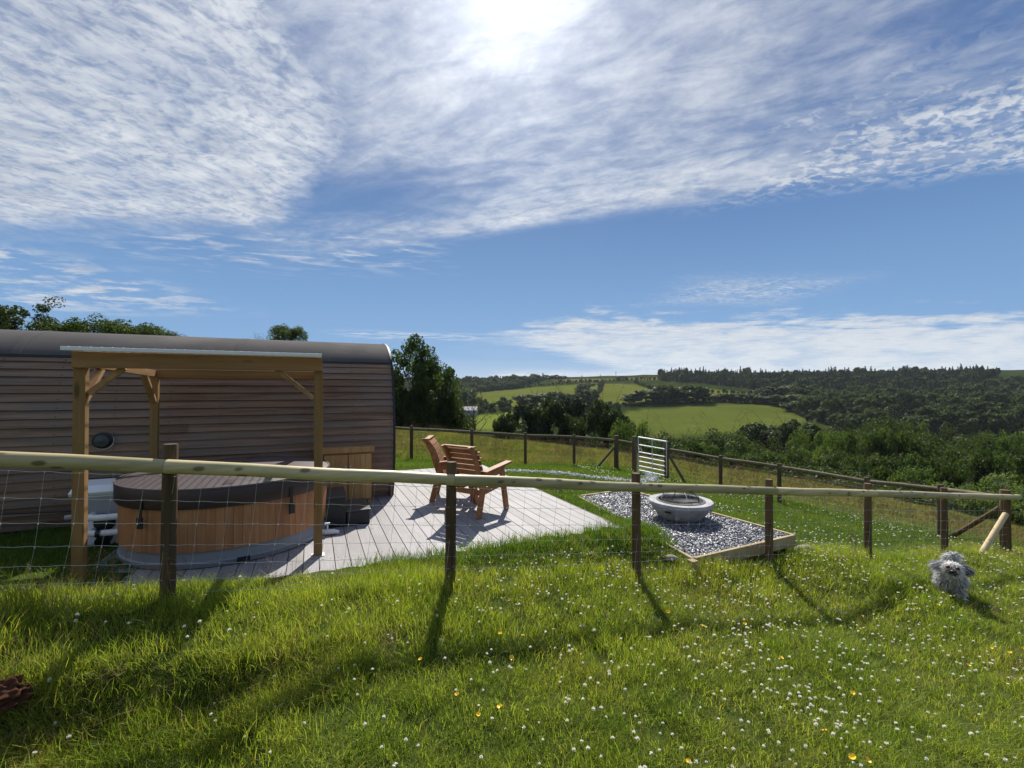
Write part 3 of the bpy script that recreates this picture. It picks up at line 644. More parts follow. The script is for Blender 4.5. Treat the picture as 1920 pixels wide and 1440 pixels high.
# ------------------------------------------------------------ heat pump beside the tub
HB = Wp(-2.22, 6.92, 0); hp = thing('heat_pump', 'grey and white pump housing with pipes at the left side of the hot tub', 'heat pump', HB)
hz = -.03
obj('body', MB().box(Wp(-2.22, 6.92, .27), (.56, .40, .58), RU), M['white'], hp, bevel=.012)
obj('top_cover', MB().prism([Wp(-2.52, 6.70, .56), Wp(-2.52, 6.68, .60), Wp(-2.52, 6.80, .66), Wp(-2.52, 7.14, .68), Wp(-2.52, 7.14, .56)], Wp(.60, 0)), M['white'], hp, bevel=.008)
obj('front_panel', MB().box(Wp(-2.20, 6.712, .44), (.46, .012, .20), RU), M['grey'], hp, bevel=.003)
obj('fan_grille', disc(Wp(-2.20, 6.712, .24), .10, .014, nv), M['black'], hp, smooth=True)
for z, blk in ((.335, 0), (.16, 1)):
    p = obj('pipe', MB().tube([Wp(-2.30, 6.71, z), Wp(-2.30, 6.60, z), Wp(-2.22, 6.55, z), Wp(-1.86, 6.53, z)], .036, 12), M['white'], hp, smooth=True)
    if blk:
        for uu in (-2.2, -1.97): obj('clamp', MB().tube([Wp(uu-.02, 6.54, z), Wp(uu+.02, 6.54, z)], .042, 12), M['black'], p, smooth=True)
obj('filter', MB().tube([Wp(-2.16, 6.62, .10), Wp(-2.16, 6.52, .06)], .07, 14), M['black'], hp, smooth=True)
obj('cable_gland', MB().tube([Wp(-2.50, 6.9, .30), Wp(-2.62, 6.9, .29)], .03, 12), M['grey'], hp, smooth=True)
cb = obj('wall_pipe', MB().tube([Wp(-2.62, 7.3, .28), Wp(-4.2, 7.60, .30), Wp(-7, 7.62, .28)], .014, 8), M['black']); tag(cb, 'thin black pipe running along the foot of the pod wall', 'pipe')

# ------------------------------------------------------------ steps and cabinet
st = thing('tub_steps', 'black plastic two step hot tub stairs beside the tub', 'steps', Wp(.45, 6.6, 0))
def step_box(u0, u1, v0, v1, h, nm):
    obj(nm, MB().box(Wp((u0+u1)/2, (v0+v1)/2, h/2), (u1-u0, v1-v0, h), RU), M['black'], st, bevel=.015)
    obj('tread', MB().box(Wp((u0+u1)/2, (v0+v1)/2, h+.008), (u1-u0+.02, v1-v0+.02, .022), RU), M['blackd'], st, bevel=.008)
step_box(.10, .40, 6.27, 6.90, .375, 'upper_step'); step_box(.405, .70, 6.27, 6.90, .185, 'lower_step')
cab = thing('storage_cabinet', 'small pale pine cabinet with two doors against the pod wall', 'cabinet', Wp(.50, 7.55, 0))
C0, C1, V0, V1, H = .145, .85, 7.40, 7.66, .83
obj('carcass', MB().box(Wp((C0+C1)/2, (V0+V1)/2+.01, .04+H/2), (C1-C0, V1-V0-.02, H-.04), RU), M['cabinet'], cab, bevel=.003)
obj('top', MB().box(Wp((C0+C1)/2, (V0+V1)/2-.01, H+.035), (C1-C0+.06, V1-V0+.05, .03), RU).box(Wp((C0+C1)/2, V0-.03, H+.02), (C1-C0+.07, .018, .085), RU), M['cabinet'], cab, bevel=.003)
um = (C0+C1)/2
for a, b in ((C0+.012, um-.006), (um+.006, C1-.012)):
    dr = obj('door', MB().box(Wp((a+b)/2, V0-.004, .43), (b-a, .014, .70), RU), M['cabinet'], cab, bevel=.002)
    n = 4
    for k in range(n):
        w = (b-a)/n; obj('door_board', MB().box(Wp(a+w*(k+.5), V0-.0145, .43), (w-.005, .008, .69), RU), M['cabinet'], dr, bevel=.0015)
for uu in (um-.035, um+.035): obj('knob', MB().tube([Wp(uu, V0-.02, .60), Wp(uu, V0-.04, .60)], .012, 10), M['steel'], cab, smooth=True)
for uu in (C0+.03, C1-.03): obj('foot', MB().box(Wp(uu, V0+.02, .03), (.05, .05, .06), RU), M['cabinet'], cab)

# ------------------------------------------------------------ chairs
def make_chair(name, label, loc, heading):
    """heading = direction the sitter faces, radians from +X. Built in its own frame: x forward, y left."""
    t = thing(name, label, 'chair', loc, 'wooden garden armchairs on the deck'); t.rotation_euler = (0, 0, heading)
    def ob(n, mb, par=t, bev=.003):
        me = bpy.data.meshes.new(n); me.from_pydata(mb.v, [], mb.f); me.materials.append(M['chair'])
        bm = bmesh.new(); bm.from_mesh(me); bmesh.ops.recalc_face_normals(bm, faces=bm.faces); bm.to_mesh(me); bm.free()
        o = bpy.data.objects.new(n, me); link(o, par)
        if bev: b = o.modifiers.new('bevel', 'BEVEL'); b.width = bev; b.segments = 2; b.limit_method = 'ANGLE'
        return o
    V = Vector; W2 = .285
    for s in (-1, 1):
        y = s*W2
        ob('front_leg', MB().bar(V((.33, y, 0)), V((.20, y, .63)), .045, .085, (1, 0, 0)))
        ob('rear_leg', MB().bar(V((-.34, y, 0)), V((-.19, y, .60)), .045, .085, (1, 0, 0)))
        ob('armrest', MB().prism([V((.40, y-.055, .675)), V((.40, y+.055, .675)), V((-.22, y+.055, .60)), V((-.22, y-.055, .60))], (0, 0, .030)))
        ob('arm_bracket', MB().prism([V((.30, y-.02, .655)), V((-.18, y-.02, .60)), V((-.18, y-.02, .50)), V((.14, y-.02, .55))], (0, .04, 0)))
        ob('side_rail', MB().bar(V((.30, y*.86, .40)), V((-.26, y*.86, .33)), .04, .09))
        # curved upright carrying the slats
        yy = s*.245; cen = [(-.17, .36), (-.235, .55), (-.30, .76), (-.375, .93), (-.45, 1.0)]; pol = [V((a, yy-.02, b)) for a, b in cen]
        back = [V((a-.07, yy-.02, b-.012)) for a, b in cen[::-1]]
        ob('back_upright', MB().prism(pol+back, (0, .04, 0)))
    seat = None
    for k in range(6): x = .31-k*.088; z = .455-.075*(.31-x)/.5; ob('seat_slat', MB().box((x, 0, z), (.078, .54, .022)))
    pts = [(-.165, .40), (-.19, .475), (-.215, .555), (-.243, .635), (-.27, .715), (-.30, .795), (-.342, .873), (-.40, .945)]
    for a, b in zip(pts, pts[1:]):
        A = Vector((a[0], 0, a[1])); B = Vector((b[0], 0, b[1])); d = (B-A).normalized(); nn = Vector((d.z, 0, -d.x))
        R = Matrix((d, Vector((0, 1, 0)), nn)).transposed(); ob('back_slat', MB().box((A+B)/2+nn*.013, ((B-A).length-.009, .55, .022), R))
    ob('top_cap', MB().bar(V((-.425, -.28, .985)), V((-.425, .28, .985)), .085, .022))
    for x in (.24, -.24): ob('cross_rail', MB().bar(V((x, -.26, .36 if x > 0 else .33)), V((x, .26, .36 if x > 0 else .33)), .03, .07))
    return t
make_chair('garden_chair', 'brown slatted wooden garden armchair seen from behind, facing the fire pit', (-.505, 6.68, 0), math.atan2(.83, .56))
make_chair('garden_chair', 'brown slatted wooden garden armchair seen side on, nearer the pod', (-.94, 7.50, 0), math.radians(2))
# ------------------------------------------------------------ fences
def round_post(base, h, r, par, name='post', mat='post', lean=(0, 0), n=14, split=False):
    b = Vector(base); t = b+Vector((lean[0], lean[1], h)); mb = MB().tube([b-Vector((0, 0, .12)), b+(t-b)*.33, b+(t-b)*.7, t-Vector((0, 0, .008)), t], [r*1.03, r*1.0, r*.985, r*.97, r*.90], n)
    return obj(name, mb, M[mat], par, smooth=True)
KSP = 2.07
ff_ = thing('rail_fence', 'post and round rail fence with square wire netting running across the foreground', 'fence', Wp(2, 3.95, gz(*Wp(2, 3.95).xy)))
TOPS = [1.39, 1.13, .875, .645, .42, .175, -.04]
RZ = [1.245, .985, .74, .515, .295, .065, -.15]
for k, (u, v) in enumerate(FENCE):
    p = Wp(u, v); z0 = gz(p.x, p.y); r = .047 if k < 6 else .075
    if k == 0: p = Wp(u+.0, v)
    round_post((p.x, p.y, z0), TOPS[k]-z0, r, ff_, lean=((.012, .0) if k == 0 else (random.uniform(-.012, .012), random.uniform(-.01, .01))))
# short post further left outside the frame and rail runs between posts
pl = Wp(-3.01, 3.95); round_post((pl.x, pl.y, gz(pl.x, pl.y)), 1.1, .047, ff_)
RV = 3.95-.047-.046
rail_pts = [(-3.05, 1.50)]+[(FENCE[k][0], RZ[k]) for k in range(7)]
for (a, za), (b, zb) in zip(rail_pts, rail_pts[1:]):
    last = b > 11; e = .25 if last else 0
    A = Wp(a+.0, RV, za); B = Wp(b+e, RV, zb+(zb-za)/(b-a)*e); d = (B-A)
    pts = [A+d*t for t in (.0, .002, .25, .5, .75, .998, 1.0)]
    for i in range(2, 5): pts[i] += Vector((0, 0, random.uniform(-.004, .006)))
    r = .050
    obj('rail', MB().tube(pts, [r*.9, r, r*.98, r*1.0, r*.98, r*.97, r*.88], 20), M['rail'], ff_, smooth=True)
# netting: eight line wires and upright stays
OFF = [.078, .25, .41, .56, .69, .80, .90, 1.0]
def railz(u): return float(np.interp(u, [q[0] for q in rail_pts], [q[1] for q in rail_pts]))
WV = RV+.050
us = np.arange(-3.0, FENCE[6][0]+.001, .0435)
for k, of in enumerate(OFF):
    pts = []
    for i, u in enumerate(us):
        z = railz(u)-of; pts.append(Wp(u, WV-.002*math.sin(i*.9+k), z + .0028*math.sin(i*PI/2+k)+.006*math.sin(u*1.9+k*1.3)*(k > 3)))
    obj('line_wire', MB().tube(pts, .00135 if k not in (0, 7) else .0017, 4, caps=False), M['wire'], ff_)
for j, u in enumerate(np.arange(-2.96, FENCE[6][0], .172)):
    zs = [railz(u)-o for o in OFF]; lean = -.018; pts = [Wp(u+lean*(i+.3*math.sin(j+i)), WV+.001, z) for i, z in enumerate(zs)]
    mb = MB().tube(pts, .00105, 4, caps=False)
    for p in pts: mb.box(p, (.006, .006, .006), RU)
    obj('stay_wire', mb, M['wire'], ff_)
# corner strut and leaning stake
c6 = Wp(FENCE[6][0], 3.95); q = at(1766, 1010, 9.3); q.z = gz(q.x, q.y)
obj('strut', MB().tube([(q.x, q.y, q.z-.05), (c6.x-.03, c6.y+.05, gz(c6.x, c6.y)+.80)], .042, 12), M['post'], ff_, smooth=True)
q = at(1833, 1042, 7.75); q.z = gz(q.x, q.y)-.05
obj('stake', MB().tube([q, Vector((c6.x-.10, c6.y-.10, gz(c6.x, c6.y)+.72))], .045, 12), M['stake'], ff_, smooth=True)

bf = thing('field_fence', 'weathered post and rail fence with wire curving round behind the lawn', 'fence', (2.24, 16.4, gz(2.24, 16.4)))
BP = BACK; bt = []
for i, (x, y, z) in enumerate(BP):
    z0 = gz(x, y); big = i in (6, 7, 8); h = 1.12 if not big else (1.2, 1.28, 1.28)[i-6]
    round_post((x, y, z0), h, .055 if not big else .085, bf, 'post' if not big else 'strainer_post', 'postfar', n=10); bt.append(z0+1.02)
cz = gz(c6.x, c6.y)
runs = [(i, i+1) for i in range(12) if i != 7]
for i, j in runs+[(12, 13)]:
    a = Vector((BP[i][0], BP[i][1], bt[i])); b = Vector((BP[j][0], BP[j][1], bt[j])) if j < 13 else Vector((c6.x, c6.y+.06, cz+.98))
    obj('rail', MB().tube([a, a+(b-a)*.5+Vector((0, 0, .01)), b], [.048, .046, .048], 10), M['railfar'], bf, smooth=True)
    for o_ in (.16, .32, .47, .60, .72, .84):
        n = 6; pts = [a+(b-a)*t/n-Vector((0, 0, o_+(.01 if t % 2 else 0))) for t in range(n+1)]; obj('line_wire', MB().tube(pts, .0014, 3, caps=False), M['wirefar'], bf)
    L = (b-a).length; mb = MB()
    for t in range(1, int(L/.3)):
        p = a+(b-a)*(t*.3/L); mb.tube([p-Vector((0, 0, .16)), p-Vector((0, 0, .84))], .0011, 3, caps=False)
    if mb.n: obj('stay_wires', mb, M['wirefar'], bf)
def strut(a, b, r=.045): obj('strut', MB().tube([a, b], r, 10), M['postfar'], bf, smooth=True)
s = at(1117, 874, 16.0); strut((s.x, s.y, gz(s.x, s.y)-.03), (3.76, 16.55, gz(3.81, 16.6)+.82))
s = at(1287, 906, 14.6); strut((s.x, s.y, gz(s.x, s.y)-.03), (5.34, 15.5, gz(5.3, 15.6)+.85))
# field gate
A = Vector((4.39, 16.3, gz(4.39, 16.3))); B = Vector((5.30, 15.6, gz(5.3, 15.6))); d = (B-A); L = math.hypot(d.x, d.y); d = Vector((d.x, d.y, 0)).normalized()
gt = thing('field_gate', 'small bright galvanised gate with seven bars in the far fence', 'gate', A)
g0 = A+d*.13; g1 = B-d*.02; zt = A.z+1.27; zb = A.z+.10
g1t = zt-.10
def gp_(t, h): p = g0+(g1-g0)*t; p.z = (zb+(zt-zb)*h)-(.09*t); return p+Vector((-.0, -.08, 0))
for k, h in enumerate((0, .13, .27, .41, .55, .77, 1.0)): obj('bar', MB().tube([gp_(0, h), gp_(1.0, h)], .020 if h not in (1,) else .026, 8), M['gate'], gt, smooth=True)
for t in (0, 1.0): obj('stile', MB().tube([gp_(t, -.0), gp_(t, 1.0)], .022, 8), M['steel'], gt, smooth=True)
obj('mid_stile', MB().bar(gp_(.5, 0), gp_(.5, 1.0), .03, .01, (0, 1, 0)), M['steel'], gt)
obj('latch', MB().tube([gp_(.03, .62), gp_(.10, .70), gp_(.12, .58)], .012, 8), M['gate'], gt, smooth=True)

# ------------------------------------------------------------ slate bed and fire pit
bed = thing('slate_bed', 'board edged bed of grey slate chippings sunk in the lawn', 'gravel bed', (BED[0]+BED[2])/2+Vector((0, 0, BEDZ)), kind='structure')
def edge(a, b, top, h, nm='edge_board', w=.045):
    a = Vector((a.x, a.y, top-h/2)); b = Vector((b.x, b.y, top-h/2)); return obj(nm, MB().bar(a, b, w, h), M['sleeper'], bed, bevel=.004)
A_, B_, C_, D_ = BED
dd = (B_-A_).normalized()*.023
edge(A_+dd*2, B_-dd*2, BEDZ+.012, .10); edge(B_, C_, BEDZ+.010, .14); edge(C_-(C_-D_).normalized()*.025, D_+(C_-D_).normalized()*.025, BEDZ+.014, .15); edge(D_, A_, BEDZ+.012, .14)
z = BEDZ-.03
obj('bed_base', MB().add([(p.x, p.y, z) for p in BED], [(0, 1, 2, 3)]), plain('slate_dust', (.09, .09, .11), .9, .2, 0, .4, 12, .8), bed)
tr = at(1028, 921, 9.0); tr.z = -.1
rb = thing('timber_edging', 'short timber edging with a return beside the far corner of the deck', 'timber edging', Wp(3.95, 7.5, -.14))
obj('board', MB().bar(Wp(3.72, 7.62, -.09), Wp(4.32, 7.50, -.15), .05, .14), M['sleeper'], rb, bevel=.004)
obj('sleeper', MB().bar(Wp(3.74, 7.75, -.05), Wp(4.05, 7.9, -.06), .10, .17), M['post'], rb, bevel=.005)
obj('peg', MB().box(Wp(4.0, 3.95, -.30), (.09, .09, .24), RU), M['sleeper'], bed, bevel=.004)
# slate chips
chips = []
m, nt, o = newmat('slate_chip'); r = X(None) if False else None
gpn = nt.nodes.new('ShaderNodeObjectInfo'); rr = X(gpn.outputs['Random']); c = mixc(ss(.0, .75, rr), (.06, .063, .08), (.17, .175, .21)); c = mixc(ss(.84, .99, rr), c, (.40, .40, .43))
principled(nt, o, c, .42, .6); M['slate'] = m
def chip_mesh(s, flat, seed, mat, name):
    r = np.random.default_rng(seed); bm = bmesh.new(); bmesh.ops.create_icosphere(bm, subdivisions=1, radius=1)
    for v in bm.verts: v.co = Vector((v.co.x*s*r.uniform(.7, 1.2), v.co.y*s*r.uniform(.45, .8), v.co.z*s*flat*r.uniform(.6, 1.1)))
    me = bpy.data.meshes.new(name); bm.to_mesh(me); bm.free(); me.materials.append(mat); return me
cm = [chip_mesh(.025, .22, k, M['slate'], 'slate_chip') for k in range(5)]
def poly_points(poly, n, inset=.04):
    xs = [p[0] for p in poly]; ys = [p[1] for p in poly]; P = np.c_[rng.uniform(min(xs), max(xs), n), rng.uniform(min(ys), max(ys), n)]
    return P[inpoly(P[:, 0], P[:, 1], poly, -inset)]
P_ = poly_points(BED, 30000); n = len(P_)
scatter('slate_chippings', np.c_[P_, BEDZ-.022+rng.uniform(0, .022, n)+.006*wav(P_[:, 0], P_[:, 1], .5, 5, 8)], np.c_[rng.normal(0, .38, n), rng.normal(0, .38, n), rng.uniform(0, 6.3, n)], np.c_[rng.uniform(.5, 1.25, n), rng.uniform(.5, 1.2, n), rng.uniform(.7, 1.4, n)], rng.integers(0, 5, n), cm,
        'loose grey and purple slate chippings filling the board edged bed', 'slate chippings')
# fire pit
fc = at(1275, 975, 1.0); t = (EYE-BEDZ)/(EYE-fc.z); FC = Vector((fc.x*t, t, BEDZ+.0)); FC = Vector((2.60, 7.02, BEDZ))
fpit = thing('fire_pit', 'round white concrete fire pit bowl with a wire dome lid on slate chippings', 'fire pit', FC)
RR = .475
obj('bowl', MB().lathe(FC, [(.10, .0), (RR*.60, .0), (RR*.66, .02), (RR*.80, .10), (RR*.90, .17), (RR*.955, .205), (RR*.965, .215), (RR*1.0, .222), (RR*1.0, .262), (RR*.985, .272), (RR*.74, .272), (RR*.72, .262), (RR*.70, .20), (RR*.5, .16), (.01, .15)], 64), M['concrete'], fpit, smooth=True)
obj('liner', MB().lathe(FC, [(RR*.76, .274), (RR*.76, .280), (RR*.69, .280), (RR*.66, .25), (RR*.45, .20), (.01, .19)], 48), M['pitdark'], fpit, smooth=True)
for a in (-2.45, -.60): obj('handle_slot', MB().bar(FC+Vector((math.cos(a)*RR*.925, math.sin(a)*RR*.925, .165)), FC+Vector((math.cos(a+.22)*RR*.925, math.sin(a+.22)*RR*.925, .165)), .03, .022), M['black'], fpit)
obj('label_plate', MB().bar(FC+Vector((math.cos(-2.12)*RR*.822, math.sin(-2.12)*RR*.822, .10)), FC+Vector((math.cos(-1.95)*RR*.822, math.sin(-1.95)*RR*.822, .10)), .012, .075), M['tubbase'], fpit)
dome = obj('dome_rim', MB().tube([FC+Vector((math.cos(a)*.285, math.sin(a)*.285, .292)) for a in np.linspace(0, 2*PI, 41)], .006, 6, caps=False), M['pitdark'], fpit, smooth=True)
mb = MB()
for k in range(4):
    a = k*PI/4; obj('dome_rib', MB().tube([FC+Vector((math.cos(a)*.285*math.cos(q), math.sin(a)*.285*math.cos(q), .292+.16*math.sin(q))) for q in np.linspace(0, PI, 17)], .0055, 5, caps=False), M['steel'] if k % 2 == 0 else M['pitdark'], fpit, smooth=True)
m, nt, o = newmat('fine_mesh'); t = nt.nodes.new('ShaderNodeBsdfTransparent'); p = nt.nodes.new('ShaderNodeBsdfPrincipled'); p.inputs['Base Color'].default_value = (.05, .05, .055, 1)
mx = nt.nodes.new('ShaderNodeMixShader'); mx.inputs[0].default_value = .42; nt.links.new(t.outputs[0], mx.inputs[1]); nt.links.new(p.outputs[0], mx.inputs[2]); nt.links.new(mx.outputs[0], o.inputs[0])
obj('mesh_dome', MB().lathe(FC, [(.282*math.cos(q), .292+.155*math.sin(q)) for q in np.linspace(0, PI/2*.99, 9)], 36), m, fpit, smooth=True)
# stones by the bed
def rock(loc, s, label, nm='rock', mat='rock', seed=0, flat=.6):
    bm = bmesh.new(); bmesh.ops.create_icosphere(bm, subdivisions=5 if mat == 'soil' else 3, radius=1); r = np.random.default_rng(seed); k = r.uniform(-1, 1, (6, 3)); k2 = r.normal(size=(8, 3))*9
    for v in bm.verts:
        d = 1+.16*sum(math.sin(3*(v.co.dot(Vector(a)))+i) for i, a in enumerate(k))/2.2 + (.07*sum(math.sin(v.co.dot(Vector(a))+i) for i, a in enumerate(k2)) if mat == 'soil' else 0); v.co = Vector((v.co.x*s*d*1.2, v.co.y*s*d*.8, v.co.z*s*flat*d))
    me = bpy.data.meshes.new(nm); bm.to_mesh(me); bm.free(); me.materials.append(M[mat]); me.polygons.foreach_set('use_smooth', [True]*len(me.polygons)); me.set_sharp_from_angle(angle=.5)
    o = bpy.data.objects.new(nm, me); o.location = loc; link(o); return tag(o, label, 'rock')
q = C_+Wp(.16, -.02); rock((q.x, q.y, gz(q.x, q.y)+.02), .10, 'flat pale stone lying against the right corner of the slate bed', seed=3)
q = D_+Wp(-.22, .12); rock((q.x, q.y, gz(q.x, q.y)+.03), .07, 'earthy stone under the near left corner of the slate bed', seed=5)
def meet(xp, yp, up, z0=1.3, z1=9.0):          # where the line of sight meets the ground raised by 'up'
    Zs = np.arange(z0, z1, .01); xs = (xp-960)*Zs/F; g = G(xs, Zs)+up; yy = 730+(EYE-g)*F/Zs; k = np.where((yy[:-1] >= yp) & (yy[1:] < yp))[0]
    i = int(k[0]) if len(k) else int(np.argmin(abs(yy-yp))); return float(xs[i]), float(Zs[i])
cx_, cy_ = meet(14, 1296, .07); cl = rock((cx_, cy_, gz(cx_, cy_)+.07), .085, 'lump of bare reddish earth on the grassy bank at the left edge', 'earth_clod', 'soil', 9, .8); cl['category'] = 'earth clod'
# slate gravel path behind the deck
def ribbon(name, pts, w, label, mat, dens, seed):
    P = [Vector((p[0], p[1])) for p in pts]; c = []
    for i in range(len(P)-1):
        n = max(2, int((P[i+1]-P[i]).length/.4))
        for t in range(n): c.append(P[i]+(P[i+1]-P[i])*t/n)
    c.append(P[-1]); mb = MB(); vs = []
    for i, p in enumerate(c):
        d = (c[min(i+1, len(c)-1)]-c[max(i-1, 0)]).normalized(); s = Vector((-d.y, d.x)); ww = w*(.9+.25*math.sin(i*.9+seed))
        for q in (p-s*ww/2, p, p+s*ww/2): vs.append((q.x, q.y, gz(q.x, q.y)+.012))
    mb.add(vs, [f for i in range(len(c)-1) for f in ((i*3, i*3+1, i*3+4, i*3+3), (i*3+1, i*3+2, i*3+5, i*3+4))])
    o = obj(name, mb, mat); tag(o, label, 'path', kind='structure')
    n = int(dens*w*sum((b-a).length for a, b in zip(c, c[1:]))); pts = []
    for _ in range(n):
        i = random.randrange(len(c)-1); t = random.random(); p = c[i]+(c[i+1]-c[i])*t; d = (c[i+1]-c[i]).normalized(); s = Vector((-d.y, d.x)); q = p+s*random.gauss(0, w*.30); pts.append((q.x, q.y))
    return np.array(pts), c
gm = plain('gravel_base', (.22, .22, .23), .9, .2, 0, .4, 20, .8)
m, nt, o = newmat('pale_stone'); gpn = nt.nodes.new('ShaderNodeObjectInfo'); rr = X(gpn.outputs['Random']); c = mixc(rr, (.22, .22, .24), (.62, .62, .62)); principled(nt, o, c, .6, .4); M['pale'] = m
PATH1 = [(-2.9, 10.1), (-1.7, 10.55), (-.4, 10.75), (.9, 10.9), (2.1, 11.1), (3.2, 11.9), (4.0, 13.3), (4.6, 15.0), (4.9, 16.2)]
PATH2 = [(4.95, 16.3), (5.0, 17.3), (4.0, 18.4), (2.9, 19.0)]
pa, c1_ = ribbon('gravel_path', PATH1, .42, 'pale gravel strip between the deck and the far lawn, leading to the gate', gm, 520, 0)
pb, c2_ = ribbon('gravel_path', PATH2, .42, 'pale gravel strip in the field beyond the gate', gm, 350, 2)
pc = np.r_[pa, pb]; n = len(pc)
st_m = [chip_mesh(.036, .6, 20+k, M['pale'], 'gravel_stone') for k in range(4)]
scatter('gravel', np.c_[pc, G(pc[:, 0], pc[:, 1])+.022], rng.uniform(0, 6.3, (n, 3)), np.repeat(rng.uniform(.5, 1.3, (n, 1)), 3, 1), rng.integers(0, 4, n), st_m, 'pale loose gravel stones on the path behind the deck', 'gravel')
PATHC = np.array([(p.x, p.y) for p in c1_+c2_])
# ------------------------------------------------------------ plants
M['leaf_dark'] = leafmat('leaf_dark', (.024, .040, .012), (.065, .095, .024), .38, .25)
M['leaf_mid'] = leafmat('leaf_mid', (.036, .062, .014), (.095, .125, .032), .42, .35)
M['leaf_light'] = leafmat('leaf_light', (.06, .098, .024), (.15, .19, .05), .45, .5)
M['leaf_pine'] = leafmat('leaf_pine', (.012, .024, .012), (.030, .048, .020), .2, .2)
M['leaf_far'] = leafmat('leaf_far', (.036, .060, .020), (.095, .125, .036), .35, .03)
M['needle_far'] = leafmat('needle_far', (.022, .038, .020), (.052, .070, .034), .2, .03)
M['bark'] = plain('bark', (.075, .06, .048), .9, .1, 0, .3, 6, .8)
def leaf_cloud(r, centers, radii, n, size, asp=.6, out=.55, grav=0.0):
    k = r.integers(0, len(centers), n); c = centers[k]; d = r.normal(size=(n, 3)); d /= np.linalg.norm(d, axis=1)[:, None]
    rad = radii[k][:, None]*(.35+.65*r.random((n, 1))**.45); p = c+d*rad*np.array([1, 1, .8])
    nrm = d*out+r.normal(size=(n, 3))*(1-out)+np.array([0, 0, .25]); nrm /= np.linalg.norm(nrm, axis=1)[:, None]
    t = np.cross(nrm, r.normal(size=(n, 3))); t /= np.linalg.norm(t, axis=1)[:, None]+1e-9; t[:, 2] -= grav; b = np.cross(nrm, t)
    s = size*(.6+.8*r.random((n, 1))); a = t*s; b = b*s*asp
    v = np.stack([p-a, p-b*.9+a*.1, p+a, p+b*.9+a*.1], 1).reshape(-1, 3)
    f = np.arange(4*n).reshape(n, 4); return v, f
def skeleton(r, h, rad, trunk_r, nb, lean=0.0, start=.25):
    """trunk and limbs in a MB, plus limb ends"""
    mb = MB(); pts = [Vector((0, 0, -.3))]; n = 6
    for i in range(1, n+1): pts.append(Vector((r.normal(0, .02*h)+lean*h*i/n, r.normal(0, .02*h), h*.8*i/n)))
    mb.tube(pts, [trunk_r*(1.15-.95*i/n) for i in range(n+1)], 8); ends = []
    for b in range(nb):
        t = start+(.95-start)*(b+r.random())/nb; k = min(int(t*n), n-1); p = pts[k].lerp(pts[k+1], t*n-k); a = b*2.4+r.normal(0, .4)
        L = rad*(1.08-.28*t)*r.uniform(.7, 1.1); q = p; rr = trunk_r*(.5-.35*t); seg = [q]
        for s in range(3):
            q = q+Vector((math.cos(a), math.sin(a), .45+.35*s+.5*t))*(L/3.6); a += r.normal(0, .35); seg.append(q)
            for _ in range(2):
                e = q+Vector((math.cos(a+r.normal(0, 1.1)), math.sin(a+r.normal(0, 1.1)), r.uniform(.1, .9)))*L*.28; mb.tube([q, e], [rr*.35, rr*.08], 4, caps=False); ends.append(e)
        mb.tube(seg, [rr, rr*.75, rr*.5, rr*.2], 6, caps=False); ends.append(q)
    ends.append(pts[-1]+Vector((0, 0, h*.08)))
    return mb, ends
TREES = {}; BND = {}
def tree_proto(kind, seed, h, rad, leaf, n, mat, trunk_r=.2, base=.15, nb=9, clump=.28, asp=.6, out=.5, ncl=None, shape='round', lean=0.0):
    r = np.random.default_rng(seed)
    sk, ends = skeleton(r, h, rad, trunk_r, nb, lean, start=max(base, .12))
    if shape == 'limbs':
        C = np.array([tuple(e) for e in ends]); C = C[C[:, 2] > h*base]; R = rad*clump*r.uniform(.55, 1.15, len(C))
    elif shape == 'dome':
        sk, ends = skeleton(r, h*.82, rad*.62, trunk_r, nb, lean, start=.2); m = ncl or 100
        d = r.normal(size=(m, 3)); d /= np.linalg.norm(d, axis=1)[:, None]; q = (.25+.75*r.random((m, 1)))**.5; hh = h*(1-base)/2
        C = d*q*np.array([rad*(1-clump), rad*(1-clump), hh-rad*clump])+np.array([0, 0, h*base+hh]); R = rad*clump*r.uniform(.75, 1.3, m)
    elif shape == 'cone':
        m = ncl or 60; z = r.random(m)**1.15; a = r.uniform(0, 2*PI, m); rr = rad*(1-z)**.85*r.uniform(.35, 1, m); C = np.c_[rr*np.cos(a), rr*np.sin(a), h*(base+(1-base)*z)]; R = rad*clump*(1.1-.8*z)*r.uniform(.7, 1.2, m)
    else:
        m = ncl or 40; d = r.normal(size=(m, 3)); d /= np.linalg.norm(d, axis=1)[:, None]; q = r.uniform(.45, 1, (m, 1))**.6
        hh = h*(1-base)/2; C = d*q*np.array([rad*(1-clump*.7), rad*(1-clump*.7), hh*(1-clump*.6)])*(1+.18*r.normal(size=(m, 1)))+np.array([0, 0, h*base+hh]); R = rad*clump*r.uniform(.6, 1.25, m)
        C[:, 2] = np.maximum(C[:, 2], h*base*.6)
    v, f = leaf_cloud(r, C, R, n, leaf, asp, out)
    cr = mesh_np('crown', v, f, M[mat]); tm = bpy.data.meshes.new('trunk'); tm.from_pydata(sk.v, [], sk.f); tm.materials.append(M['bark']); tm.polygons.foreach_set('use_smooth', [True]*len(tm.polygons))
    TREES[kind] = (cr, tm); BND[kind] = (float(np.percentile(v[:, 2], 99.7)), float(np.percentile(np.hypot(v[:, 0], v[:, 1]), 94)))
def plant(kind, x, y, label, cat, name, group=None, sc=1.0, rz=None, z=None, sz=None, sink=0.0):
    cr, tm = TREES[kind]; zz = gz(x, y) if z is None else z
    t = thing(name, label, cat, (x, y, zz-sink), group); t.rotation_euler = (0, 0, random.uniform(0, 6.3) if rz is None else rz); t.scale = (sc, sc, sz or sc)
    for nm, me in (('crown', cr), ('trunk' if cat == 'tree' else 'stem', tm)): link(bpy.data.objects.new(nm, me), t)
    return t
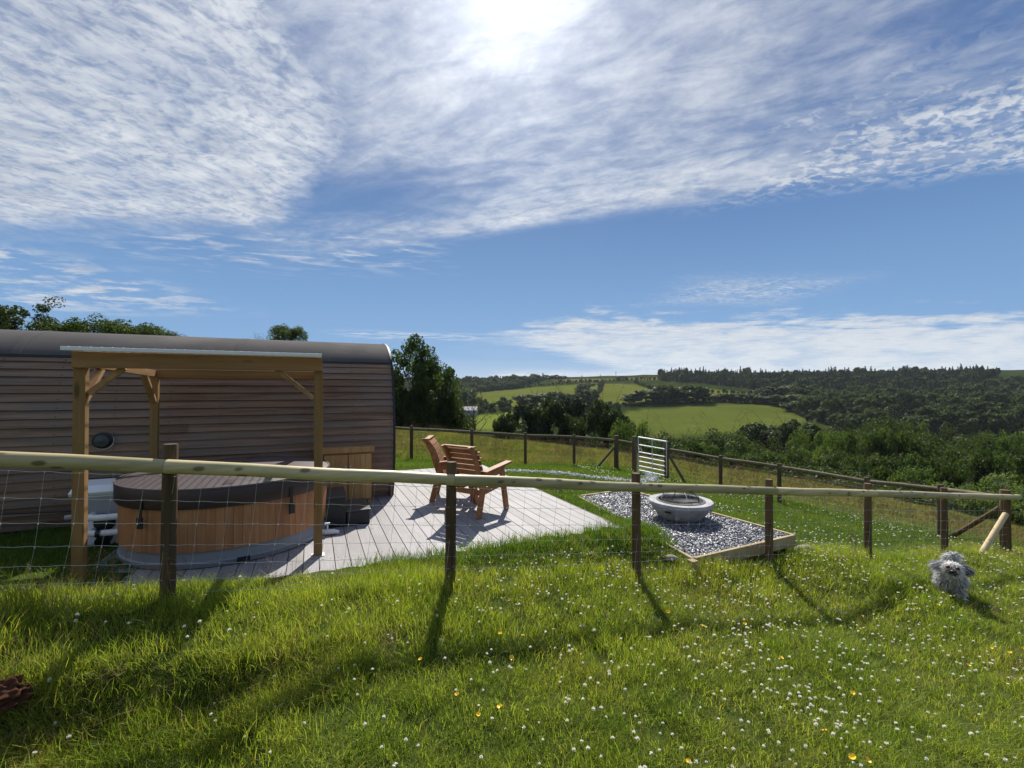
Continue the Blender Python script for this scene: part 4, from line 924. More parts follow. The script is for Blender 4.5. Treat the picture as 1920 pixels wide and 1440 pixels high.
def put(kind, xpx, top, Z, h0, label, cat='tree', name='tree', group=None, wpx=None, r0=None, rz=None, minz=None):
    """stands on the ground at Z metres under photo column xpx, scaled so that its top is at photo row 'top'"""
    x = (xpx-960)*Z/F; g = gz(x, Z); ztop = EYE-(top-730)*Z/F; h = max(ztop-g, .8); sz = h/BND[kind][0]; sc = sz
    if wpx: sc = (wpx*Z/F)/(2*BND[kind][1])
    return plant(kind, x, Z, label, cat, name, group, sc, rz, None, sz)
tree_proto('ash', 31, 10.5, 3.8, .135, 15000, 'leaf_mid', .24, .06, 15, .17, ncl=105, shape='dome')
tree_proto('ash2', 36, 10.0, 3.8, .135, 14000, 'leaf_mid', .20, .06, 13, .18, ncl=95, shape='dome')
tree_proto('thicket', 32, 6, 3.6, .13, 13000, 'leaf_dark', .10, .02, 8, .30, ncl=46)
tree_proto('dark1', 33, 12, 5.0, .25, 15000, 'leaf_dark', .3, .08, 10, .24, ncl=60)
tree_proto('dark2', 34, 12, 4.6, .25, 15000, 'leaf_pine', .3, .1, 10, .22, ncl=60, asp=.35)
tree_proto('bush1', 41, 5, 3.4, .115, 13000, 'leaf_mid', .1, .0, 7, .24, ncl=64)
tree_proto('bush2', 42, 5, 3.8, .115, 13000, 'leaf_light', .1, .0, 7, .22, ncl=70)
tree_proto('bush3', 43, 5, 3.3, .11, 12000, 'leaf_dark', .1, .0, 7, .25, ncl=60)
tree_proto('round1', 51, 12, 6.5, .6, 3600, 'leaf_far', .35, .10, 8, .26, ncl=34)
tree_proto('round2', 52, 12, 5.6, .6, 3400, 'leaf_far', .35, .08, 8, .30, ncl=26)
tree_proto('cone1', 53, 14, 3.0, .55, 1500, 'needle_far', .22, .06, 6, .30, .30, shape='cone', ncl=60)
tree_proto('cone2', 54, 13, 2.6, .55, 1300, 'needle_far', .22, .10, 6, .34, .30, shape='cone', ncl=48)
tree_proto('sparse', 61, 5.5, 2.3, .08, 9500, 'leaf_dark', .12, .45, 12, .22, shape='limbs')
tree_proto('hawthorn', 62, 5, 3.0, .085, 11000, 'leaf_mid', .12, .1, 10, .20, ncl=80, shape='dome')
tree_proto('bare', 63, 5.5, 1.7, .05, 160, 'leaf_dark', .12, .6, 13, .2, shape='limbs')

# behind the pod
def peek(kind, xpx, top, Z, wpx, label, name='tree', group=None, rz=None):
    sc = (wpx*Z/F)/(2*BND[kind][1]); p = at(xpx, top, Z); return plant(kind, p.x, Z, label, 'tree', name, group, sc, rz, z=p.z-BND[kind][0]*sc)
peek('sparse', 22, 552, 17, 125, 'thin leaved tree rising over the far left end of the pod roof', rz=.5)
peek('sparse', -60, 545, 17, 130, 'thin tree at the edge of the view behind the pod', rz=2)
for xp, tp, w, lb in ((118, 604, 80, 'leftmost bushy hawthorn showing over the pod roof'), (195, 596, 110, 'tallest bushy hawthorn showing over the pod roof'), (262, 606, 95, 'third bushy hawthorn from the left over the pod roof'), (312, 622, 60, 'low hawthorn top at the right end of the hedge behind the pod roof')): peek('hawthorn', xp, tp, 18, w, lb, 'hawthorn_tree', 'hawthorns behind the pod')
peek('hawthorn', 538, 610, 22, 64, 'small feathery tree top poking above the middle of the pod roof', rz=1.0)
peek('bare', 486, 622, 22, 34, 'bare twig top showing above the pod roof')
# big trees right of the pod
put('ash', 776, 634, 38, 10.6, 'tallest broad tree beside the right end of the pod, sky showing through its crown', name='ash_tree', rz=.4, wpx=112)
put('ash2', 820, 672, 39, 10.2, 'second rounded tree just right of the tallest one by the pod', name='ash_tree', rz=2.0, wpx=92)
put('thicket', 745, 730, 36, 6, 'dark bushy undergrowth at the foot of the tall tree, nearest the pod', 'bush', 'bush', 'undergrowth beneath the big trees', wpx=80)
put('thicket', 800, 728, 36.5, 6, 'dark bushy undergrowth below the middle of the big trees', 'bush', 'bush', 'undergrowth beneath the big trees', wpx=80)
put('thicket', 845, 742, 37, 6, 'dark bushy undergrowth right of the big trees', 'bush', 'bush', 'undergrowth beneath the big trees', wpx=66)
put('bare', 886, 728, 30, 5.6, 'dead bare branched tree behind the far fence', name='dead_tree', rz=.3)
# dark group in the dip
for i, (xp, tp, Z, k, wpx, lb) in enumerate([(955, 778, 52, 'dark1', 55, 'small rounded dark tree at the left of the hollow'), (993, 757, 60, 'dark2', 70, 'dark evergreen standing left of centre in the hollow'),
        (1035, 752, 60, 'dark1', 78, 'broad dark tree in the middle of the hollow'), (1078, 748, 64, 'dark2', 70, 'dark evergreen with a ragged top in the hollow'), (1118, 757, 56, 'dark1', 84, 'wide dark tree at the right of the hollow'),
        (1150, 776, 58, 'dark2', 56, 'low dark evergreen at the right end of the hollow')]):
    put(k, xp, tp, Z, 12, lb, name='hollow_tree', group='dark trees in the hollow', wpx=wpx*1.2, r0=5)
put('bush2', 1185, 790, 44, 5, 'pale leaved bush behind the gate', 'bush', 'bush', wpx=95, r0=3.6)
put('bush3', 1000, 812, 38, 5, 'low dark bush behind the far fence left of the gate', 'bush', 'bush', wpx=110, r0=3.6)
put('bush3', 1090, 818, 38, 5, 'low dark bush just left of the gate beyond the field', 'bush', 'bush', wpx=110, r0=3.6)
# scrub on the slope below the meadow: each bush its own object
random.seed(5)
scrub = []
seenl = {}
def LBL(k, xp, dep):
    n = seenl[dep] = seenl.get(dep, 0)+1
    o_ = ['leftmost', 'second', 'third', 'fourth', 'fifth', 'sixth', 'seventh', 'eighth', 'ninth', 'tenth', 'eleventh', 'twelfth', 'thirteenth', 'fourteenth', 'fifteenth', 'sixteenth', 'seventeenth', 'eighteenth'][min(n-1, 17)]
    return '%s bush, %s from the left in the %s row on the scrub slope' % (adj[k], o_, dep) if n > 1 else '%s bush, leftmost in the %s row on the scrub slope' % (adj[k], dep)
rows = [(92, 814, 1250, 1960, 56), (72, 824, 1260, 1980, 58), (56, 838, 1240, 1990, 66), (44, 856, 1300, 2000, 78), (34, 878, 1400, 2020, 92), (27, 902, 1560, 2030, 104)]
kinds = ['bush1', 'bush2', 'bush1', 'bush3']
adj = {'bush1': 'mid green', 'bush2': 'light green', 'bush3': 'dark green'}
for xp, tp, Z, k, w, lb in [(1235, 812, 60, 'bush3', 70, 'dark bush directly above the right gate post'), (1275, 822, 56, 'bush1', 80, 'mid green bush just right of the gate, below the big field'), (1210, 828, 50, 'bush1', 70, 'low green bush seen through the top of the gate'),
        (1318, 808, 84, 'bush3', 80, 'dark bush at the lower edge of the big field, left part'), (1362, 812, 80, 'bush1', 80, 'mid green bush at the middle of the lower edge of the big field'), (1405, 800, 92, 'dark1', 70, 'dark rounded tree overlapping the lower edge of the big field'), (1455, 797, 95, 'dark1', 90, 'wide dark tree at the lower right of the big field'), (1500, 792, 100, 'dark1', 70, 'dark tree at the right corner of the big field'), (1180, 806, 66, 'bush3', 90, 'dark bush between the pale leaved bush and the gate')]:
    put(k, xp, tp, Z, 12 if k == 'dark1' else 5.2, lb, 'bush' if k != 'dark1' else 'tree', 'bush' if k != 'dark1' else 'tree', 'growth along the lower edge of the big field', wpx=w*1.35, r0=5 if k == 'dark1' else 3.6)
for ri, (Z0, top, x0, x1, step) in enumerate(rows):
    xp = x0; j = 0
    while xp < x1:
        Z = Z0*random.uniform(.93, 1.07); rise = -26*sstep(1450, 1620, xp)*sstep(1850, 1640, xp)*(ri < 3)+(-26*sstep(1780, 1900, xp) if ri in (2, 3) else 0)+ (34*sstep(1400, 1250, xp)*(ri < 2))
        k = random.choice(kinds if not (ri < 2) else ['bush1', 'bush3', 'bush3', 'bush2']); tp = top+rise+random.uniform(-9, 9)+ (xp-1600)*.045*(ri > 2)
        where = 'above the field gate' if xp < 1400 else 'below the big sloping field' if xp < 1560 else 'beyond the right half of the far fence' if xp < 1800 else 'near the right edge of the view'
        dep = ('farthest', 'second farthest', 'third farthest', 'third nearest', 'second nearest', 'nearest')[ri]
        o = put(k, xp, tp, Z, 5.2, LBL(k, xp, dep), 'bush', 'bush', 'bushes on the slope below the meadow', wpx=step*random.uniform(1.15, 1.6), r0=3.6)
        scrub.append(o); xp += step*random.uniform(.75, 1.1); j += 1
# hedgerow trees on the far fields
far_t = [(984, 741, 330, 34, 'leftmost of three round trees standing in the far left field'), (1007, 738, 335, 34, 'middle of three round trees standing in the far left field'), (1037, 735, 330, 36, 'rightmost of three round trees standing in the far left field'),
         (1071, 738, 335, 28, 'lone round tree between the two upper fields'), (1102, 730, 345, 32, 'round tree at the foot of the hedge between the upper fields'), (1098, 718, 470, 24, 'small tree at the top of the hedge between the upper fields'), (1092, 722, 430, 18, 'small tree halfway down the hedge between the upper fields'),
         (1183, 738, 350, 30, 'round tree at the left of the dark hedgerow above the big field'), (1211, 731, 350, 44, 'broad dark tree in the hedgerow above the big field'), (1246, 722, 352, 36, 'tallest dark tree of the hedgerow above the big field'), (1270, 727, 350, 34, 'dark tree right of the tallest one in the hedgerow'), (1300, 722, 350, 46, 'wide dark tree at the right of the hedgerow above the big field'),
         (1345, 741, 352, 14, 'thin tree right of the hedgerow'), (1357, 738, 352, 18, 'small upright tree right of the hedgerow'), (1378, 738, 350, 22, 'open topped tree on the hedge at the right of the fields'), (1401, 738, 350, 20, 'round tree near the end of the hedge above the big field'),
         (1432, 742, 345, 26, 'bushy tree at the right end of the hedge above the big field'), (1440, 729, 400, 30, 'round tree at the corner of the wood'), (1462, 724, 380, 46, 'large round tree on the edge of the wood'), (1490, 740, 330, 60, 'broad dark tree at the right end of the big field'), (1520, 752, 300, 60, 'large dark tree below the wood, right of the big field'),
         (1476, 700, 520, 16, 'tree crown on the ridge where the wood thickens'), (1165, 705, 700, 16, 'small tree on the skyline by the poles'), (1153, 709, 700, 10, 'tiny tree on the skyline between the poles'), (1126, 709, 720, 8, 'tiny bush on the skyline left of the poles'), (1055, 705, 740, 12, 'small tree on the skyline above the left field'), (1044, 703, 745, 10, 'narrow tree on the skyline above the left field'), (1031, 704, 745, 14, 'tree on the skyline at the end of the left wood'), (1218, 709, 660, 12, 'small tree on the skyline before the conifer wood'), (1205, 710, 665, 10, 'tiny tree on the skyline near the conifer wood')]
for xp, tp, Z, wpx, lb in far_t: put(random.choice(['round1', 'round2']), xp, tp, Z, 12, lb, name='hedgerow_tree', group='trees on the far hillside', wpx=wpx*1.35, r0=6.6)
lit = [(1385, 775, 300), ]
# ------------------------------------------------------------ woods and hedges that read as one mass
def line_pts(poly, sp, jit):
    out = []
    for a, b in zip(poly, poly[1:]):
        a = Vector(fp(*a)[:2]); b = Vector(fp(*b)[:2]); n = max(1, int((b-a).length/sp))
        for t in range(n): p = a.lerp(b, (t+random.random())/n); out.append((p.x+random.gauss(0, jit), p.y+random.gauss(0, jit)))
    return out
def area_pts(poly, sp):
    P = world_poly(poly); xs = [p[0] for p in P]; ys = [p[1] for p in P]; n = int((max(xs)-min(xs))*(max(ys)-min(ys))/sp**2)
    q = np.c_[rng.uniform(min(xs), max(xs), n), rng.uniform(min(ys), max(ys), n)]; return q[cross_in(q[:, 0], q[:, 1], P)]
def mass(name, pts, kinds, s0, s1, label, cat, zsc=1.0):
    pts = np.asarray(pts); 
    if name != 'hedges':
        k = np.ones(len(pts), bool)
        for P, _ in FPOLY[:5]: k &= ~cross_in(pts[:, 0], pts[:, 1], P)
        pts = pts[k]
    n = len(pts); s = rng.uniform(s0, s1, n)*(1+.38*wav(pts[:, 0], pts[:, 1], 40, 5, 5))
    return scatter(name, np.c_[pts, G(pts[:, 0], pts[:, 1])-.3*s], np.c_[rng.normal(0, .05, (n, 2)), rng.uniform(0, 6.3, n)], np.c_[s, s, s*zsc*rng.uniform(.85, 1.15, n)], rng.integers(0, len(kinds), n), [TREES[k][0] for k in kinds], label, cat)
con = area_pts([(1235, 712, 690), (1420, 712, 640), (1600, 715, 600), (1880, 716, 600), (1760, 760, 420), (1600, 745, 430), (1450, 735, 460), (1380, 728, 500), (1240, 720, 580)], 5.2)
mass('conifer_wood', con, ['cone1', 'cone2', 'round2', 'cone1', 'cone2'], .42, .98, 'dark conifer plantation along the right hand ridge', 'wood')
mx_ = area_pts([(1450, 745, 420), (1600, 740, 450), (1980, 735, 470), (2300, 760, 420), (2300, 830, 200), (1800, 815, 215), (1560, 800, 235), (1520, 780, 280)], 6.6)
mass('mixed_wood', mx_, ['round2', 'cone1', 'round1', 'cone2', 'round2'], .45, .95, 'dark mixed wood covering the right hand valley side', 'wood')
lw_ = area_pts([(560, 722, 800), (860, 722, 760), (1035, 716, 760), (990, 728, 640), (900, 745, 480), (860, 775, 300), (700, 775, 300)], 7.5)
mass('left_wood', lw_, ['round2', 'round1', 'cone2', 'round1'], .5, .95, 'wooded valley side beyond the tall tree beside the pod', 'wood')
vf = area_pts([(860, 812, 150), (1160, 830, 150), (1520, 822, 170), (1900, 830, 170), (2300, 850, 150), (2300, 860, 100), (1560, 850, 100), (1240, 845, 105), (860, 840, 100)], 6.0)
mass('valley_scrub', vf, ['round1', 'round2', 'round1'], .30, .55, 'bushy scrub and small trees along the valley floor', 'scrub')
rg = area_pts([(1860, 716, 560), (2400, 700, 600), (2400, 735, 470), (1900, 735, 480)], 9); 
mass('heath_scrub', rg, ['round1'], .12, .3, 'low dark scrub on the shoulder of the right hand hill', 'scrub')
hd = line_pts([(1040, 717, 620), (1130, 718, 600), (1240, 716, 600), (1420, 718, 600)], 4, 1)+line_pts([(885, 737, 590), (950, 727, 590), (1040, 720, 590), (1130, 718, 580)], 4, 1)
hd += line_pts([(1190, 718, 560), (1215, 728, 480), (1240, 738, 430)], 3, .8)+line_pts([(1165, 764, 330), (1240, 757, 348), (1340, 753, 354), (1460, 760, 338), (1525, 795, 262)], 2.6, 1.2)+line_pts([(1165, 764, 330), (1105, 760, 340), (1050, 766, 325)], 3, 1.4)+line_pts([(1130, 719, 560), (1110, 758, 350)], 3.4, 1)
hd += line_pts([(1425, 738, 420), (1440, 748, 400), (1428, 758, 350)], 3, 1)+line_pts([(870, 775, 255), (960, 770, 270), (985, 772, 268)], 2.6, .8)+line_pts([(1155, 764, 320), (1150, 812, 216)], 3, 1.4)+line_pts([(1330, 745, 420), (1440, 742, 430)], 4, 1)
mass('hedges', hd, ['round1', 'round2'], .20, .36, 'dark field hedges dividing the far green fields', 'hedge')
sc2 = area_pts([(900, 772, 275), (960, 770, 285), (960, 752, 330), (880, 755, 340)], 8); mass('field_scrub', sc2, ['round1', 'round2'], .3, .6, 'clump of bushes and small trees between the left fields', 'scrub')
# far poles and barn
for xp, tp in ((1091, 704), (1126, 702), (1155, 697)):
    Z = 700; p = at(xp, tp, Z); g = gz(p.x, Z); o = obj('utility_pole', MB().tube([(p.x, Z, g-1), (p.x, Z, p.z)], .3, 6).box((p.x, Z, p.z-1.2), (3.4, .3, .3)), M['bark'], org=(p.x, Z, g)); tag(o, {1091: 'leftmost tiny utility pole on the far skyline', 1126: 'middle tiny utility pole on the far skyline', 1155: 'tallest utility pole on the far skyline, rightmost of three'}[xp], 'pole', 'utility poles on the skyline')
b0 = at(877, 776, 250); bz = gz(b0.x, b0.y); brn = thing('barn', 'distant pale roofed farm building behind the dead tree', 'barn', (b0.x, b0.y, bz))
obj('wall', MB().box((b0.x, b0.y, bz+1.4), (10, 7, 3.6)), M['grey'], brn)
obj('roof', MB().prism([(b0.x-5.4, b0.y-4, bz+3.1), (b0.x-5.4, b0.y, bz+5.2), (b0.x-5.4, b0.y+4, bz+3.1)], (10.8, 0, 0)), M['concrete'], brn)

HAZE = True
if HAZE:
    hm_ = bpy.data.materials.new('haze'); hm_.use_nodes = True; hn = hm_.node_tree; hn.nodes.clear(); ho = hn.nodes.new('ShaderNodeOutputMaterial'); hv_ = hn.nodes.new('ShaderNodeVolumePrincipled')
    hv_.inputs['Color'].default_value = (.78, .88, 1.0, 1); hv_.inputs['Density'].default_value = .00006; hv_.inputs['Anisotropy'].default_value = .35; hn.links.new(hv_.outputs[0], ho.inputs['Volume'])
    zlo = float(GZ.min())-2; zhi = max(float(GZ.max()), 30)+26
    hb = obj('haze', MB().box(((gx[0]+gx[-1])/2, (gy[0]+gy[-1])/2, (zlo+zhi)/2), (gx[-1]-gx[0]+40, gy[-1]-gy[0]+40, zhi-zlo)), hm_); tag(hb, 'thin summer haze over the whole valley', 'haze', kind='stuff')
# ------------------------------------------------------------ grass
def grassmat(name, ca, cb, cc, tr=.5):
    m, nt, o = newmat(name); gp = nt.nodes.new('ShaderNodeNewGeometry'); pos = gp.outputs['Position']; isl = X(gp.outputs['Random Per Island'])
    n1 = noise(pos, .9, 4, .6); n2 = noise(pos, 3.6, 3, .6); n3 = noise(pos, .22, 3, .5)
    c = mixc(ss(.32, .68, n1*.5+n2*.5), ca, cb); c = mixc(ss(.52, .68, n3*.4+n1*.3+isl*.3)*.85, c, cc)
    c = mixc(ss(.88, .95, isl)*.8, c, (.26, .20, .085))
    d = nt.nodes.new('ShaderNodeBsdfPrincipled'); nt.links.new(c, d.inputs['Base Color']); d.inputs['Roughness'].default_value = .5; d.inputs['Specular IOR Level'].default_value = .25
    t = nt.nodes.new('ShaderNodeBsdfTranslucent'); nt.links.new(mixc(1.0, c, (1.25, 1.3, .6), 'MULTIPLY'), t.inputs['Color'])
    mx = nt.nodes.new('ShaderNodeMixShader'); mx.inputs[0].default_value = tr; nt.links.new(d.outputs[0], mx.inputs[1]); nt.links.new(t.outputs[0], mx.inputs[2]); nt.links.new(mx.outputs[0], o.inputs[0]); return m
M['grass'] = grassmat('grass', (.165, .235, .028), (.31, .365, .052), (.38, .29, .12), .62)
M['lawn'] = grassmat('lawn', (.065, .135, .018), (.115, .185, .028), (.16, .19, .045), .55)
M['field'] = grassmat('tawny_field', (.15, .17, .045), (.26, .22, .075), (.32, .20, .09))
M['straw'] = plain('straw', (.30, .21, .10), .8, .2, 0, .3, 5)
M['seed'] = plain('seed_head', (.23, .13, .075), .9, .1, 0, .3, 5)
def clump(name, n, h0, h1, w, rad, mat, seed, bend=.5, seg=3, flat=0.0):
    r = np.random.default_rng(seed); V = []; Fc = []; 
    for i in range(n):
        a = r.uniform(0, 2*PI); rr = rad*math.sqrt(r.random()); x0, y0 = rr*math.cos(a), rr*math.sin(a); h = r.uniform(h0, h1); b = r.uniform(0, 2*PI); bn = h*bend*r.uniform(.2, 1.3); fa = b+PI/2+r.normal(0, .5)
        sx, sy = math.cos(fa), math.sin(fa); ww = w*r.uniform(.7, 1.3); base = len(V)
        for s in range(seg+1):
            t = s/seg; hx = bn*t*t; zz = h*(t-.25*bend*t*t); wt = ww*(1-t**1.6)*.5
            cx, cy = x0+math.cos(b)*hx, y0+math.sin(b)*hx
            if s == seg: V.append((cx, cy, zz))
            else: V += [(cx-sx*wt, cy-sy*wt, zz), (cx+sx*wt, cy+sy*wt, zz)]
        for s in range(seg-1): q = base+2*s; Fc.append((q, q+1, q+3, q+2))
        q = base+2*(seg-1); Fc.append((q, q+1, base+2*seg))
    me = bpy.data.meshes.new(name); me.from_pydata(V, [], Fc); me.materials.append(mat); me.polygons.foreach_set('use_smooth', [True]*len(Fc)); return me
def seedstalk(name, n, h, rad, seed, head=.03):
    r = np.random.default_rng(seed); mb = MB()
    for i in range(n):
        a = r.uniform(0, 6.3); q = Vector((rad*math.cos(a)*r.random(), rad*math.sin(a)*r.random(), 0)); d = Vector((r.normal(0, .14), r.normal(0, .14), 1)); H = h*r.uniform(.7, 1.2); e = q+d*H; mid_ = q+d*H*.55+Vector((r.normal(0, .01), r.normal(0, .01), 0))
        mb.tube([q, mid_, e], [.0011, .0009, .0007], 3, caps=False)
        for k in range(12): t = k/12; p = e+d*head*(t-.2)*2; o = Vector((r.normal(0, .006), r.normal(0, .006), 0)); mb.add([p+o+Vector((-.0035, 0, 0)), p+o+Vector((.0035, .001, 0)), p+o*1.5+Vector((0, 0, .011))], [(0, 1, 2)], 1)
    me = bpy.data.meshes.new(name); me.from_pydata(mb.v, [], mb.f); me.materials.append(M['straw']); me.materials.append(M['seed']); me.polygons.foreach_set('material_index', mb.mi); return me
rg_ = np.random.default_rng(77)
def spread(n, x0, x1, y0, y1): return rg_.uniform(x0, x1, n), rg_.uniform(y0, y1, n)
def pathd(x, y): 
    d = np.full(x.shape, 9.0)
    for p in PATHC: d = np.minimum(d, np.hypot(x-p[0], y-p[1]))
    return d
def open_ground(x, y, g=0.0):
    u, v = uvof(x, y)
    ok = ~indeck(x, y, g) & ~inpoly(x, y, [Vector((p.x, p.y)) for p in BED], .03+g)
    ok &= ~((u < 1.25) & (v > 7.62) & (v < 11)) & ~((u > -2.52) & (u < -1.9) & (v > 6.65) & (v < 7.2)); return ok
def inview(x, y, m=1.25): return (y > .4) & (np.abs(x) < y*1.13*m+1.2)
def place(name, x, y, s0, s1, meshes, label, cat, tilt=.10, hz=None):
    n = len(x); s = rg_.uniform(s0, s1, n); z = G(x, y)-.006; h = hz if hz is not None else np.ones(n)
    return scatter(name, np.c_[x, y, z], np.c_[rg_.normal(0, tilt, (n, 2)), rg_.uniform(0, 6.3, n)], np.c_[s, s, s*h], rg_.integers(0, len(meshes), n), meshes, label, cat)
# near rough grass, camera side of the fence
x, y = spread(30000, -9, 12, .3, 9.0); u, v = uvof(x, y); k = (v < 4.55) & inview(x, y) & open_ground(x, y, .03) & (np.hypot(x, y) > 1.2)
dens_ = np.interp(np.hypot(x, y), [1.5, 3, 6, 10], [1, 1, .75, .5]); k &= rg_.random(len(x)) < dens_
x, y = x[k], y[k]; u, v = uvof(x, y)
hh = .72+.55*sstep(.1, .7, wav(x, y, 1.5, 7, 21))+.7*np.exp(-((v-3.92)/.16)**2)+.35*np.exp(-((v-3.28)/.2)**2)*sstep(3, 1, u)-.15*sstep(4.05, 4.3, v)
cg = [clump('grass_tuft', 46, .05, .155, .0036, .10, M['grass'], 100+i, .75, 3) for i in range(6)]
place('meadow_grass', x, y, .8, 1.25, cg, 'long green meadow grass in the foreground', 'grass', .12, hh)
# clover and low broad leaves at the base
x, y = spread(1500, -6, 11, 1.0, 8.0); u, v = uvof(x, y); k = (v < 4.4) & inview(x, y) & open_ground(x, y, .03); x, y = x[k], y[k]
def clover_leaves(seed):
    r = np.random.default_rng(seed); mb = MB()
    for i in range(16):
        a = r.uniform(0, 6.3); rr = .07*r.random(); c = Vector((rr*math.cos(a), rr*math.sin(a), r.uniform(.03, .075)))
        for k in range(3):
            t = k*2.09+a; e = c+Vector((math.cos(t)*.013, math.sin(t)*.013, .004)); s = Vector((-math.sin(t), math.cos(t), 0))*.0065; mb.add([c, e-s, e+Vector((math.cos(t), math.sin(t), 0))*.006, e+s], [(0, 1, 2, 3)])
    me = bpy.data.meshes.new('clover_leaves'); me.from_pydata(mb.v, [], mb.f); me.materials.append(M['lawn']); return me
x, y = spread(16000, -4.5, 1.5, 1.6, 4.5); u, v = uvof(x, y); k = (v < 3.34) & (v > 2.85) & (u < .4) & inview(x, y) & (rg_.random(len(x)) < .55); nn = int(k.sum()); xx, yy = x[k], y[k]
scatter('bank_grass', np.c_[xx, yy, G(xx, yy)-.01], np.c_[rg_.normal(.45, .22, nn), rg_.normal(-.15, .2, nn), rg_.uniform(-.6, .6, nn)], np.repeat(rg_.uniform(.6, 1.1, (nn, 1)), 3, 1), rg_.integers(0, 6, nn), cg, 'long grass hanging over the steep little bank at the left', 'grass')
# seed stalks along the fence and tips of meadow
sk = [seedstalk('seed_stalk', 5, .30, .06, 200+i) for i in range(4)]
x, y = spread(5200, -7, 11, 1.5, 9); u, v = uvof(x, y); pr = .06+.75*np.exp(-((v-3.95)/.22)**2)*sstep(3.2, -.5, u)+.16*sstep(.15, .5, wav(x, y, 1.7, 6, 31))+.42*sstep(.0, .4, wav(x, y, 2.2, 6, 33))*sstep(.35, .7, x/y)+.3*np.exp(-((v-3.25)/.15)**2)*sstep(1, -.5, u)
k = (v < 4.5) & inview(x, y) & open_ground(x, y) & (rg_.random(len(x)) < pr*.62); place('seed_stalks', x[k], y[k], .5, 1.05, sk, 'thin flowering grass stalks standing above the meadow and along the fence', 'grass', .22)
# dead grass in the hollow under the bank
x, y = spread(4200, -4.5, 2.0, 1.6, 5.5); u, v = uvof(x, y); lip = 3.20+.07*wav(u, v*0, 1.1, 4, 3); k = (np.abs(v-lip+.05) < .16) & (rg_.random(len(x)) < .6*sstep(2.0, -.2, u)); 
place('dead_grass', x[k], y[k], .8, 1.4, [clump('dead_tuft', 16, .04, .13, .0024, .08, M['straw'], 300+i, 1.5, 3) for i in range(3)], 'tangled dry grass hanging over the low bank at the left', 'grass', .5)
# lawn between the fences
x, y = spread(70000, -11, 12, 4.4, 17.0); u, v = uvof(x, y)
k = ((v > 4.3) & inview(x, y, 1.15) & open_ground(x, y, .03) & (y < backy(x)+.2) & (x < 9.3) & (pathd(x, y) > .20)); k &= rg_.random(len(x)) < np.interp(np.hypot(x, y), [5, 9, 16], [1, .7, .42]); x, y = x[k], y[k]; u, v = uvof(x, y)
hh = .75+.5*np.clip(wav(x, y, 1.2, 6, 41), 0, 1)+.9*np.exp(-((v-4.66)/.14)**2)*(u < 4.6)*(u > -2.6)+.5*sstep(-2.2, -3.2, u)
place('lawn_grass', x, y, .9, 1.5, [clump('lawn_tuft', 44, .025, .075, .0048, .14, M['lawn'], 400+i, .6, 2) for i in range(5)], 'short green lawn between the deck and the far fence', 'grass', .1, hh)
# field beyond
x, y = spread(60000, -16, 24, 9, 27); k = inview(x, y, 1.15) & (((y > backy(x)+.25) & (x < 9)) | (x >= 8.8)) & (pathd(x, y) > .22); k &= ~((uvof(x, y)[0] < 1.3) & (uvof(x, y)[1] < 11.3)); x, y = x[k], y[k]
hh = .8+.5*wav(x, y, 3, 6, 51)
gtint = rg_.random(len(x)) < .38*sstep(-.4, .5, wav(x, y, 4, 5, 52))+.38+.5*sstep(5, 0, y-backy(x))*(x > 5)
place('field_grass', x[~gtint], y[~gtint], .9, 1.5, [clump('field_tuft', 34, .08, .22, .0075, .2, M['field'], 500+i, .6, 2) for i in range(4)], 'tawny seeding grass in the field beyond the far fence', 'grass', .1, hh[~gtint])
place('field_green', x[gtint], y[gtint], .9, 1.5, [clump('field_green_tuft', 34, .06, .18, .008, .2, M['lawn'], 520+i, .6, 2) for i in range(3)], 'greener patches of grass in the field beyond the far fence', 'grass', .1, hh[gtint])

x, y = spread(9000, -8, 20, 11, 24); k = inview(x, y, 1.15) & (y > backy(x)+.3) & (x < 16) & (rg_.random(len(x)) < .22+.5*sstep(-.1, .5, wav(x, y, 3, 6, 55))); k &= ~((uvof(x, y)[0] < 1.3) & (uvof(x, y)[1] < 11.3))
place('field_stalks', x[k], y[k], .9, 1.5, sk, 'reddish brown seed heads standing in the field beyond the far fence', 'grass', .15)
# ------------------------------------------------------------ flowers
m, nt, o = newmat('clover_petal'); d = nt.nodes.new('ShaderNodeBsdfDiffuse'); d.inputs[0].default_value = (.85, .82, .76, 1); t = nt.nodes.new('ShaderNodeBsdfTranslucent'); t.inputs[0].default_value = (.85, .83, .74, 1); mx = nt.nodes.new('ShaderNodeMixShader'); mx.inputs[0].default_value = .5
nt.links.new(d.outputs[0], mx.inputs[1]); nt.links.new(t.outputs[0], mx.inputs[2]); nt.links.new(mx.outputs[0], o.inputs[0]); M['petal'] = m; M['butter'] = plain('buttercup_petal', (.85, .58, .03), .35, .5, 0, .05, 10); M['stem'] = plain('stem', (.10, .16, .04), .6, .3)
def head_mesh(seed):
    r = np.random.default_rng(seed); mb = MB(); H = .10; mb.tube([(0, 0, 0), (.004, .002, H*.5), (0, 0, H)], .0011, 3, caps=False, mi=1)
    for i in range(46):
        z = r.uniform(-.35, 1); a = r.uniform(0, 6.3); q = math.sqrt(max(0, 1-z*z)); d = Vector((q*math.cos(a), q*math.sin(a), z)); s = d.cross(Vector((0, 0, 1)) if abs(z) < .95 else Vector((1, 0, 0))).normalized()*.0024
        c = Vector((0, 0, H+.004)); mb.add([c+d*.004-s, c+d*.004+s, c+d*.0115+s*.7+Vector((0, 0, .0015)), c+d*.0115-s*.7+Vector((0, 0, .0015))], [(0, 1, 2, 3)])
    me = bpy.data.meshes.new('clover_flower'); me.from_pydata(mb.v, [], mb.f); me.materials.append(M['petal']); me.materials.append(M['stem']); me.polygons.foreach_set('material_index', mb.mi); return me
